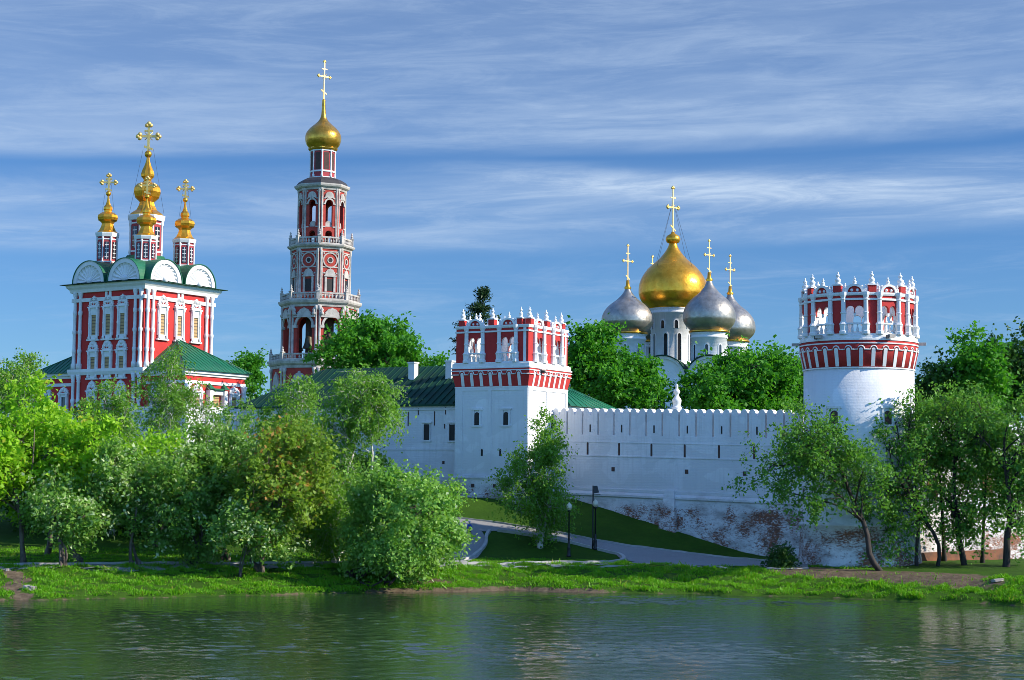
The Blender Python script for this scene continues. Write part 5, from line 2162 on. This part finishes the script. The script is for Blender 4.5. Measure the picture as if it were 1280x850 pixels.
def make_tree(label, px, py, D, crown, spec, seed, base=None, stems=1, clumps=110, rad=.16, fork=.35, lobes=8, group=None, bulk=1.0, leaf=1.0, cat='tree', name='tree', lobe_r=(.32, .52), dens=1.0, splay=.5, zoff=0.0, depth=1.0, via=None):
    """crown: (centre px, centre py, half width px, half height px) as seen at distance D;
    base: trunk foot pixel (px, py) or None for straight below the crown."""
    rng = np.random.default_rng(seed)
    mat, ll, per, sxy, sz, bk, droop = SPEC[spec]
    s = D / FPX
    cpos = at(crown[0], crown[1], D)
    C_ = np.array(cpos)
    RX, RZ = crown[2] * s, crown[3] * s
    RY = RX * depth
    bx = at(base[0], base[1], D) if base else Vector((cpos.x + rng.normal() * .2, D, 0))
    b0 = np.array((bx.x, D, gz(bx.x, D) + zoff))
    root = thing(name, label, cat, tuple(b0), 0, group)
    # lobes of the crown
    LB = []
    for i in range(lobes):
        v = rng.normal(size=3)
        v /= np.linalg.norm(v)
        q = rng.uniform(.42, .80)
        lr = rng.uniform(*lobe_r)
        LB.append((C_ + v * q * np.array([RX, RY, RZ]), lr))
    LB.append((C_ + np.array([0, 0, .2 * RZ]), .55))
    trunk = MB()
    forks = []
    vp = np.array(at(via[0], via[1], D)) if via else None
    for k in range(stems):
        off = np.array([rng.normal() * .35, rng.normal() * .3, 0]) if stems > 1 else np.zeros(3)
        top = C_ + np.array([rng.normal() * RX * splay * (.6 if stems > 1 else .12), rng.normal() * RY * splay * .4, RZ * rng.uniform(.25, .55)])
        r_ = rad * (1 if stems == 1 else rng.uniform(.55, .85))
        if via:
            p1, q1 = limb(trunk, b0 + off - np.array([0, 0, .25]), vp, r_, r_ * .72, rng, 0, 5, 7)
            p2, q2 = limb(trunk, vp, top, r_ * .72, r_ * .18, rng, .05, 6, 7)
            pts, rr = p1 + p2[1:], q1 + q2[1:]
        else:
            pts, rr = limb(trunk, b0 + off - np.array([0, 0, .25]), top, r_, r_ * .18, rng, 0, 9, 7)
        if not via:
            trunk.tube([tuple(b0 + off - np.array([0, 0, .2])), tuple(b0 + off + np.array([0, 0, .25])), tuple(pts[1])], [r_ * 1.45, r_ * 1.12, r_ * .9], 7)
        forks.append((pts, rr))
    P, T, T2 = [], [], []
    kk = int(clumps * bulk)
    lobe_nodes = []
    for (lc, lr) in LB:
        pts, rr = forks[rng.integers(len(forks))]
        z = lc[2] - .35 * RZ
        i = int(np.argmin([abs(p[2] - z) for p in pts]))
        i = max(i, int(len(pts) * fork))
        i = min(i, len(pts) - 2)
        lp, lrad = limb(trunk, pts[i], lc, rr[i] * .62, .03, rng, .06, 5, 5)
        lobe_nodes.append(lp)
    for q in range(kk):
        j = rng.integers(len(LB))
        lc, lr = LB[j]
        v = rng.normal(size=3)
        v /= np.linalg.norm(v)
        e = rng.uniform(.25, 1.0) ** .45
        p = lc + v * e * lr * np.array([RX, RY, RZ])
        gzq = gz(p[0], p[1])
        if p[2] < gzq + .35:
            p[2] = gzq + .35 + rng.uniform(0, .6)
        lp = lobe_nodes[j]
        w = lp[rng.integers(len(lp) // 2, len(lp))]
        limb(trunk, w, p, .022, .008, rng, .04, 2, 3)
        m = max(8, int(per * dens * rng.uniform(.55, 1.45)))
        cs = rng.uniform(.7, 1.35)
        # leafy twigs that fan out from the end of the branch
        nt = int(rng.integers(4, 8))
        out = (p - w) / (np.linalg.norm(p - w) + 1e-6)
        dr = out * .7 + rng.normal(size=(nt, 3)) * .75 + np.array([0, 0, .25 - droop * .75])
        dr /= np.linalg.norm(dr, axis=1)[:, None]
        ln_ = rng.uniform(.5, 1.5, nt) * (sxy + sz) * .95 * cs
        ti = rng.integers(nt, size=m)
        tt_ = rng.uniform(0, 1, m)
        pts_ = dr[ti] * (ln_[ti] * tt_)[:, None] + rng.normal(size=(m, 3)) * (.10 + .10 * sxy)
        pts_[:, 2] -= droop * .35 * (ln_[ti] * tt_ ** 2)
        for q2 in range(min(nt, 3)):
            trunk.tube([tuple(p), tuple(p + dr[q2] * ln_[q2] * .8 - np.array([0, 0, droop * .2 * ln_[q2]]))], [.010, .004], 3)
        P.append(p + pts_)
        T.append(np.clip(rng.uniform(.1, .9) + rng.normal(size=m) * .18, 0, 1))
        T2.append(np.clip(rng.uniform(0, 1) * .55 + rng.uniform(0, 1, m) * .5, 0, 1))
    P, T, T2 = np.concatenate(P), np.concatenate(T), np.concatenate(T2)
    me = leaf_mesh('crown', P - b0, ll * leaf, rng, L[mat], T, T2, droop)
    o = bpy.data.objects.new('crown', me)
    col.objects.link(o)
    o.parent = root
    trunk.v = [(x - b0[0], y - b0[1], z - b0[2]) for x, y, z in trunk.v]
    trunk.build('trunk', M[bk], root, fix=False)
    return root


TREES = [
    # label, D, crown(px,py,hw,hh), species, base px, stems, options
    ('tall feathery birch at the left edge rising above the bright yellow green maples', 127, (10, 488, 36, 62), 'birch', (16, 690), 1, dict(clumps=120)),
    ('bright yellow green maple filling the left edge of the picture over the bank', 105, (12, 584, 72, 84), 'maple', (34, 706), 2, dict(clumps=230, lobes=12)),
    ('bright yellow green maple with a straight pale trunk right of the worn earth track', 105.5, (94, 600, 54, 74), 'maple', (100, 708), 1, dict(clumps=170, lobes=10)),
    ('rounded bright maple standing behind the two yellow green maples', 112, (56, 566, 58, 54), 'maple', (60, 695), 1, dict(clumps=170)),
    ('low pale leafy tree with several leaning stems under the bright maples', 102.5, (66, 646, 66, 42), 'cherry', (78, 708), 3, dict(clumps=95, rad=.13)),
    ('slender birch with white trunk before the shaded face of the red church', 121, (132, 560, 42, 92), 'birch', (141, 696), 1, dict(clumps=160)),
    ('bird cherry with pale leaf clusters beside the white birch trunk', 104.5, (158, 628, 48, 60), 'cherry', (166, 706), 2, dict(clumps=150, rad=.13)),
    ('tall open birch with white stem in front of the wing of the red church', 130, (212, 520, 44, 92), 'birch', (212, 670), 1, dict(clumps=120, rad=.17, dens=.8)),
    ('thin straggly birch right of the tall one before the red church portal', 131, (258, 545, 34, 68), 'birch', (255, 670), 1, dict(clumps=60, rad=.12, dens=.7)),
    ('leafy yellowish maple between the church birches and the dark bank trees', 117, (196, 586, 62, 60), 'maple', (190, 690), 1, dict(clumps=150, dens=.85, leaf=.85)),
    ('dark spreading tree with pale lower sprays at the middle of the left bank', 106, (228, 634, 58, 70), 'cherry', (236, 704), 3, dict(clumps=190, rad=.14, lobes=10)),
    ('dense tree with dark stems left of the reddish maple', 109, (280, 606, 54, 78), 'cherry', (290, 700), 2, dict(clumps=170, lobes=10)),
    ('reddish tinged maple with a broad crown and a leaning dark trunk on the bank', 104, (346, 612, 72, 80), 'ruddy', (318, 706), 3, dict(clumps=270, rad=.16, lobes=12)),
    ('pale sprays of a low tree in front of the foot of the reddish maple', 102.0, (314, 670, 46, 38), 'cherry', (300, 710), 2, dict(clumps=90, rad=.09)),
    ('birch with forked white trunk rising over the round willow bush', 112.5, (456, 526, 52, 88), 'birch', (425, 690), 2, dict(clumps=190, rad=.17, fork=.45, lobes=10, dens=.9)),
    ('shaded birch standing behind and left of the forked birch', 118, (372, 546, 44, 80), 'birch', (385, 690), 1, dict(clumps=125, rad=.15)),
    ('small birch whose tip shows below the end of the long green roof', 128, (318, 566, 40, 66), 'birch', (322, 680), 1, dict(clumps=110)),
    ('round silvery green willow bush leaning out over the pond', 104.5, (510, 650, 86, 74), 'willow', (436, 697), 3, dict(clumps=330, rad=.13, lobes=14, fork=.2)),
    ('lower willow growth hanging down to the waterline below the round bush', 102.6, (532, 690, 62, 38), 'willow', (470, 704), 3, dict(clumps=130, rad=.10, fork=.2)),
    ('leafy tree filling the gap between the reddish maple and the willow bush', 110, (414, 634, 48, 56), 'birch', (418, 694), 2, dict(clumps=170)),
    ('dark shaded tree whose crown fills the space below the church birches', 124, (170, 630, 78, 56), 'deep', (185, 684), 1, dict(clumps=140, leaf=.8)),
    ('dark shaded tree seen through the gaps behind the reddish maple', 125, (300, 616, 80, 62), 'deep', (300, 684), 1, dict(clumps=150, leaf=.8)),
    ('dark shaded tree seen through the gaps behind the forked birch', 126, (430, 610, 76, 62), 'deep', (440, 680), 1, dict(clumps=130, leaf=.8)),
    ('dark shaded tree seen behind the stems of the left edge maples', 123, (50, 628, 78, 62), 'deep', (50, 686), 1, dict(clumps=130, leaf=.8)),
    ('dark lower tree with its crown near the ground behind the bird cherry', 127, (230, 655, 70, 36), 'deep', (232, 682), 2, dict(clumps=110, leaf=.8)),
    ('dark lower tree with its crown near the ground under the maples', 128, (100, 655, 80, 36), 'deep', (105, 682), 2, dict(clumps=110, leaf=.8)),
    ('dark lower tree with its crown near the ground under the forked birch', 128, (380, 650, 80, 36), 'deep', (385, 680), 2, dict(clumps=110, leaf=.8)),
    # by the square tower
    ('lone pointed birch on the kerbed lawn in front of the square tower', 119, (676, 606, 36, 66), 'birch', (675, 682), 1, dict(clumps=185, rad=.17, fork=.15, lobes=11, cone=True)),
    # right bank
    ('leaning riverside tree whose dark trunk tilts left in front of the round tower', 106.8, (1026, 592, 84, 80), 'elm', (1103, 716), 1, dict(clumps=200, rad=.20, lobes=13, dens=.62, depth=.75, via=(1079, 652))),
    ('riverside tree with a forked dark trunk at the right foot of the round tower', 109.5, (1126, 592, 62, 108), 'elm', (1156, 718), 2, dict(clumps=160, rad=.19, dens=.58, lobes=11, depth=.75, via=(1148, 640))),
    ('riverside tree with a straight dark trunk in front of the brick footing', 110, (1198, 576, 70, 108), 'elm', (1206, 719), 1, dict(clumps=195, rad=.21, lobes=13, dens=.62, depth=.75, via=(1196, 640))),
    ('riverside tree with a thick dark trunk at the right edge', 108.5, (1262, 588, 72, 108), 'elm', (1257, 722), 1, dict(clumps=205, rad=.25, lobes=13, dens=.66, depth=.75, via=(1262, 650))),
    ('slim riverside tree with a thin pale trunk between two dark trunks', 112, (1236, 560, 48, 72), 'elm', (1228, 714), 1, dict(clumps=110, rad=.13)),
    ('bushy tree in front of the sunlit wall behind the riverside trunks', 114, (1170, 550, 52, 64), 'elm', (1180, 706), 1, dict(clumps=90, dens=.7)),
    # inside the walls
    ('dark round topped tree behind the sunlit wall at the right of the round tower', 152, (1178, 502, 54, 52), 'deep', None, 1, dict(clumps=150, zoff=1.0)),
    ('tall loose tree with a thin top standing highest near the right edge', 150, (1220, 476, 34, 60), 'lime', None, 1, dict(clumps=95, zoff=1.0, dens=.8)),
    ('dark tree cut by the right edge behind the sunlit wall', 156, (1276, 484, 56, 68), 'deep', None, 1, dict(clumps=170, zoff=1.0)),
    ('broad dark green tree between the bell tower and the square tower', 168, (476, 448, 92, 52), 'lime', None, 1, dict(clumps=260, lobes=13)),
    ('leafy tree with a dark open middle right behind the square tower', 158, (750, 456, 46, 62), 'lime', None, 1, dict(clumps=150, lobes=9)),
    ('low tree between the square tower tree and the cathedral', 152, (802, 486, 44, 32), 'lime', None, 1, dict(clumps=100)),
    ('broad bright tree in front of the cathedral beside the round tower', 150, (922, 482, 78, 50), 'lime', None, 1, dict(clumps=240, lobes=13)),
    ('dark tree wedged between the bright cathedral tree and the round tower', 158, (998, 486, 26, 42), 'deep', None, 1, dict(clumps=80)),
    ('distant tree showing between the red church and the bell tower', 205, (311, 477, 24, 34), 'lime', None, 1, dict(clumps=60)),
]
for i, (lab, D, cr, sp, base, st, kw) in enumerate(TREES):
    kw = dict(kw)
    cone = kw.pop('cone', False)
    if base and cr[0] < 480 and sp != 'deep':
        kw['dens'] = kw.get('dens', 1.0) * .80
        kw['rad'] = kw.get('rad', .16) * 1.15
        cr = (cr[0], cr[1] - 5, cr[2] * 1.04, cr[3] * .97)
    px, py = base or (cr[0], cr[1])
    grp = 'trees on the left bank' if base and cr[0] < 600 else ('riverside trees below the round tower' if base and cr[0] > 900 else ('trees inside the fortress' if not base else None))
    if cone:
        # pointed crown: narrower lobes stacked towards the tip
        kw.pop('lobes')
        root = make_tree(lab, px, py, D, (669, 616, 43, 62), sp, 100 + i, base, st, group=grp, **{**kw, 'clumps': 130, 'dens': .8, 'lobes': 9, 'lobe_r': (.38, .55)})
        tip = make_tree('tip', px, py, D, (680, 546, 26, 44), sp, 900 + i, base, st, **{**kw, 'clumps': 45, 'dens': .7, 'lobes': 5})
        oc, tc = [c for c in root.children if c.name.startswith('crown')][0], [c for c in tip.children if c.name.startswith('crown')][0]
        bm = bmesh.new()
        bm.from_mesh(oc.data)
        bm.from_mesh(tc.data)
        bm.to_mesh(oc.data)
        bm.free()
        for c in list(tip.children) + [tip]:
            bpy.data.objects.remove(c)
    else:
        make_tree(lab, px, py, D, cr, sp, 100 + i, base, st, group=grp, **kw)

# larch behind the square tower: tiers of needles on level boughs
rng = np.random.default_rng(77)
lp = at(603, 420, 148)
larch = thing('larch_tree', 'dark conifer tip poking up behind the square tower', 'tree', (lp.x, 148, 4.5), 0, 'trees inside the fortress')
H = zat(601, 362, 148) - 4.5
tr = MB()
tr.tube([(0, 0, -.2), (.1, 0, H * .5), (0, 0, H)], [.28, .16, .02], 7)
P, T = [], []
for k in range(110):
    z = H * (1 - rng.uniform(0, 1) ** 1.3 * .75)
    ln = .25 + (H - z) * .55 * rng.uniform(.6, 1.1)
    a = rng.uniform(0, 2 * math.pi)
    e = np.array((math.cos(a) * ln, math.sin(a) * ln, z + ln * rng.uniform(-.1, .35)))
    tr.tube([(0, 0, z), tuple(e)], [.04, .01], 3)
    m = int(40 + 60 * ln)
    t = rng.uniform(.15, 1.05, m)[:, None]
    P.append(np.array((0, 0, z)) * (1 - t) + e * t + rng.normal(size=(m, 3)) * np.array((.16, .16, .12)))
    T.append(np.clip(rng.uniform(0, 1) + rng.normal(size=m) * .2, 0, 1))
P, T = np.concatenate(P), np.concatenate(T)
o = bpy.data.objects.new('crown', leaf_mesh('crown', P, .26, rng, L['fir'], T, T, 0.2, .3))
col.objects.link(o)
o.parent = larch
tr.build('trunk', M['bark'], larch, fix=False)


def bush(label, px, py, D, hw, hh, mat, seed, n=2600, size=.16):
    rng = np.random.default_rng(seed)
    b = at(px, py, D)
    z0 = gz(b.x, D)
    s = D / FPX
    root = thing('bush', label, 'bush', (b.x, D, z0))
    C_ = []
    tw = MB()
    for k in range(34):
        v = rng.normal(size=3)
        v /= np.linalg.norm(v)
        v[2] = abs(v[2])
        p = v * np.array((hw * s, hw * s, hh * s * 2)) * rng.uniform(.5, .92)
        limb(tw, (rng.normal() * .1, rng.normal() * .1, 0), p, .025, .006, rng, .05, 3, 4)
        m = n // 34
        C_.append(p + rng.normal(size=(m, 3)) * .26)
    P = np.concatenate(C_)
    P[:, 2] = np.maximum(P[:, 2], .05)
    T = np.clip(np.repeat(rng.uniform(0, 1, 34), n // 34) + rng.normal(size=len(P)) * .15, 0, 1)
    o = bpy.data.objects.new('foliage', leaf_mesh('foliage', P, size, rng, L[mat], T, T, .2))
    col.objects.link(o)
    o.parent = root
    tw.build('stems', M['bark'], root, fix=False)


bush('low dark rounded bush at the end of the drive by the foot of the wall', 977, 714, 109.5, 22, 15, 'shrub', 5)


# ================================================================== small things
def lamp(px, py, D_hint, height_px, label):
    p = ground_hit(px, py)
    s = p.y / FPX
    h = height_px * s
    t = thing('street_lamp', label, 'street lamp', (p.x, p.y, gz(p.x, p.y) - .02), 0, 'street lamps on the kerbed lawn')
    b = MB()
    b.lathe([(.17, 0), (.17, .10), (.12, .16), (.11, .55), (.13, .60), (.085, .70), (.085, .95), (.06, 1.05)], 10)
    b.build('lamp_base', M['iron'], t)
    b = MB()
    b.lathe([(.055, 1.0), (.045, h - .62), (.07, h - .60), (.07, h - .56)], 10)
    b.build('pole', M['iron'], t)
    b = MB()
    b.lathe([(.06, h - .60), (.12, h - .56), (.14, h - .50), (.10, h - .47)], 12)
    b.build('lamp_cup', M['iron'], t)
    b = MB()
    b.lathe(smooth_prof([(.10, h - .48), (.19, h - .36), (.20, h - .26), (.16, h - .13), (.07, h - .04), (.05, h), (.0, h + .03)], 3), 16)
    b.build('lamp_globe', M['opal'], t)
    return t, p, h


lamp(711, 696, 116, 67, 'street lamp with a cream globe standing just right of the pointed birch on the lawn')
t, p, h = lamp(744, 687, 120, 62, 'street lamp with a cream globe at the edge of the drive beside the loudspeaker mast')
s = p.y / FPX
mz = gz(p.x, p.y)
mast = thing('loudspeaker_mast', 'thin dark mast with a black loudspeaker box on top beside the second lamp', 'loudspeaker', (p.x - .16, p.y + .12, mz))
b = MB()
hh = 79 * s
b.lathe([(.07, 0), (.05, .6), (.045, hh)], 8)
b.build('pole', M['iron'], mast)
b = MB()
b.add([(.06, -.22, hh - .52), (.40, -.22, hh - .46), (.40, .18, hh - .46), (.06, .18, hh - .52), (.06, -.18, hh - .02), (.28, -.14, hh), (.28, .14, hh), (.06, .14, hh - .02)],
      [(0, 1, 2, 3), (4, 5, 6, 7), (0, 1, 5, 4), (1, 2, 6, 5), (2, 3, 7, 6), (3, 0, 4, 7)])
b.box(-.04, .5, -.02, .02, hh - .60, hh - .55)
b.build('loudspeaker_box', M['iron'], mast)

# child in a blue jacket half hidden by the willow bush
kp = ground_hit(586.5, 672.5)
child = thing('person', 'small child in a bright blue jacket and pale cap beside the round willow bush', 'person', (kp.x, kp.y, gz(kp.x, kp.y) + .04), R(35))
skin = plain('skin', (0.55, 0.32, 0.23), 0.6, 0.1)
M['jacket'] = plain('blue_jacket', (0.01, 0.09, 0.55), 0.7, 0.3, 6)
M['trousers'] = plain('navy_trousers', (0.012, 0.015, 0.04), 0.8, 0.3, 6)
M['cap'] = plain('pale_blue_cap', (0.35, 0.55, 0.68), 0.8, 0.2, 6)
M['shoe'] = plain('white_shoes', (0.7, 0.7, 0.68), 0.6, 0.2, 6)


def skinned(name, joints, edges, mat, parent, lvl=2, root=0):
    me = bpy.data.meshes.new(name)
    me.from_pydata([j[:3] for j in joints], edges, [])
    me.materials.append(mat)
    o = bpy.data.objects.new(name, me)
    col.objects.link(o)
    md = o.modifiers.new('skin', 'SKIN')
    if not me.skin_vertices:
        bm = bmesh.new(); bm.from_mesh(me); bm.verts.layers.skin.verify(); bm.to_mesh(me); bm.free()
    for i, j in enumerate(joints):
        me.skin_vertices[0].data[i].radius = (j[3], j[3])
        me.skin_vertices[0].data[i].use_root = (i == root)
    md.use_smooth_shade = True
    sb = o.modifiers.new('sub', 'SUBSURF')
    sb.levels = sb.render_levels = lvl
    o.parent = parent
    return o


k = 0.62     # a child of about 1.05 m
J = [(0, 0, .88, .115), (0, 0, 1.08, .12), (0, 0, 1.32, .13), (0, 0, 1.47, .055), (0, -.01, 1.58, .10), (0, -.02, 1.68, .10),
     (.17, 0, 1.38, .055), (.25, -.06, 1.12, .045), (.24, -.20, .92, .035), (.235, -.25, .85, .038),
     (-.17, 0, 1.38, .055), (-.25, .04, 1.12, .045), (-.26, -.02, .88, .035), (-.262, -.03, .80, .038),
     (.09, 0, .80, .085), (.10, -.14, .46, .058), (.10, -.06, .09, .042), (.10, -.19, .05, .042),
     (-.09, 0, .80, .085), (-.10, .10, .46, .058), (-.10, .26, .12, .042), (-.10, .15, .05, .042)]
J = [(x * k, y * k, z * k, r * k) for x, y, z, r in J]
E = [(0, 1), (1, 2), (2, 3), (3, 4), (4, 5), (2, 6), (6, 7), (7, 8), (8, 9), (2, 10), (10, 11), (11, 12), (12, 13), (0, 14), (14, 15), (15, 16), (16, 17), (0, 18), (18, 19), (19, 20), (20, 21)]
skinned('body', J, E, skin, child)
g = lambda ids: [tuple(c if q < 3 else c + .018 for q, c in enumerate(J[i])) for i in ids]
skinned('jacket', g([0, 1, 2, 6, 7, 8, 10, 11, 12]), [(0, 1), (1, 2), (2, 3), (3, 4), (4, 5), (2, 6), (6, 7), (7, 8)], M['jacket'], child)
skinned('trousers', g([0, 14, 15, 16, 18, 19, 20]), [(0, 1), (1, 2), (2, 3), (0, 4), (4, 5), (5, 6)], M['trousers'], child)
for a_i, b_i in ((16, 17), (20, 21)):
    skinned('shoe', g([a_i, b_i]), [(0, 1)], M['shoe'], child, 1)
b = MB()
b.lathe(smooth_prof([(.118 * k, 1.64 * k), (.122 * k, 1.69 * k), (.10 * k, 1.77 * k), (.0, 1.80 * k)], 3), 14, (0, -.015 * k, 0))
b.box(-.07 * k, .07 * k, -.22 * k, -.10 * k, 1.655 * k, 1.672 * k)
b.build('cap', M['cap'], child)

# concrete slab and stones by the water
stone = plain('pale_concrete', (0.42, 0.38, 0.34), 0.9, 0.35, 2.0, bump=.4)
def rock(px, py, w, d, h, label, seed, mat=None):
    rng = np.random.default_rng(seed)
    p = ground_hit(px, py)
    bm = bmesh.new()
    bmesh.ops.create_icosphere(bm, subdivisions=3, radius=1)
    for v in bm.verts:
        q = v.co.copy()
        f = 1 + .16 * math.sin(3 * q.x + seed) * math.cos(4 * q.y + seed) + .10 * math.sin(7 * q.z + 5 * q.x + seed)
        v.co = Vector((max(-.8, min(.8, q.x * f)) * w, max(-.8, min(.8, q.y * f)) * d, max(-.55, min(.55, q.z * f)) * h))
    me = bpy.data.meshes.new('stone')
    bm.to_mesh(me)
    bm.free()
    me.materials.append(mat or stone)
    o = bpy.data.objects.new('stone', me)
    col.objects.link(o)
    o.location = (p.x, p.y, p.z + h * .15)
    o.rotation_euler = (rng.uniform(-.2, .1), rng.uniform(-.15, .15), rng.uniform(-.4, .4))
    tag(o, label, 'stone')
rock(38, 737, .42, .5, .3, 'broken pale concrete slab at the foot of the worn track on the left bank', 1)
rock(9, 713, .14, .2, .14, 'small white stone at the top of the worn track on the left bank', 2)
rock(1247, 726, .42, .3, .16, 'flat grey stone beside the thick trunk at the right edge', 3)

# ------------------------------------------------------------------ grass
def grass(name, x0, x1, n, seed, kind, hmin, hmax, dens=None, label=None):
    rng = np.random.default_rng(seed)
    x = rng.uniform(x0, x1, n)
    S, T_ = shore(x), banktop(x)
    if kind == 'bank':
        y = S + .08 + rng.uniform(0, 1, n) * (T_ - S + .6)
        # clumps: keep more where a noise says so
        q = np.sin(2.1 * x + 1.3 * np.sin(1.1 * y)) * np.cos(2.7 * y + .9 * np.sin(1.7 * x)) + .6 * np.sin(5.3 * x + 2 * y)
        q2 = np.sin(.9 * x + 2.2 * np.sin(.45 * y + .3 * x)) + .7 * np.sin(1.9 * y + 1.4 * np.sin(.8 * x)) + .5 * np.sin(3.7 * x)
        keep = (q + rng.normal(size=n) * .5 > -.55) & (q2 + rng.normal(size=n) * .3 > -1.25) & (earth_at(x, y) + rng.normal(size=n) * .2 < .55)
    else:
        y = rng.uniform(0, 1, n) * (kind[1] - kind[0]) + kind[0]
        keep = (y > T_ + 1.6) & (earth_at(x, y) < .5) & (off_path(x, y))
    x, y = x[keep], y[keep]
    n = len(x)
    z = ground_z(x, y) - .02
    q = np.sin(2.1 * x + 1.3 * np.sin(1.1 * y)) * np.cos(2.7 * y)
    h = rng.uniform(hmin, hmax, n) * (1 + .75 * q) * np.where(rng.uniform(0, 1, n) < .012, 1.8, 1.0)
    a = rng.uniform(0, 2 * math.pi, n)
    w = h * rng.uniform(.10, .20, n) + .012
    lean = rng.normal(size=(n, 2)) * h[:, None] * .45
    P = np.stack([x, y, z], 1)
    s = np.stack([np.cos(a) * w, np.sin(a) * w, np.zeros(n)], 1)
    top = P + np.stack([lean[:, 0], lean[:, 1], h], 1)
    V = np.stack([P - s * .7, P + s * .7, top + s * .35, top - s * .35], 1).reshape(-1, 3)
    me = quad_mesh(name, V, np.arange(4 * n).reshape(n, 4), [L['grass']], smooth=False)
    for nm in ('tint', 'tint2'):
        at_ = me.attributes.new(nm, 'FLOAT', 'FACE')
        at_.data.foreach_set('value', np.clip(.5 + .3 * q + rng.normal(size=n) * .25, 0, 1).astype(np.float32) if nm == 'tint' else rng.uniform(0, 1, n).astype(np.float32))
    o = bpy.data.objects.new(name, me)
    col.objects.link(o)
    return setting(o, 'stuff')


L['grass'] = leaf_mat('grass_blades', (0.095, 0.31, 0.010), (0.175, 0.41, 0.014), (0.34, 0.32, 0.07), 0.38, 0.05)
grass('grass', -34, 36, 230000, 3, 'bank', .05, .15)
grass('lawn_grass', -38, 22, 90000, 4, (101, 116), .05, .11)
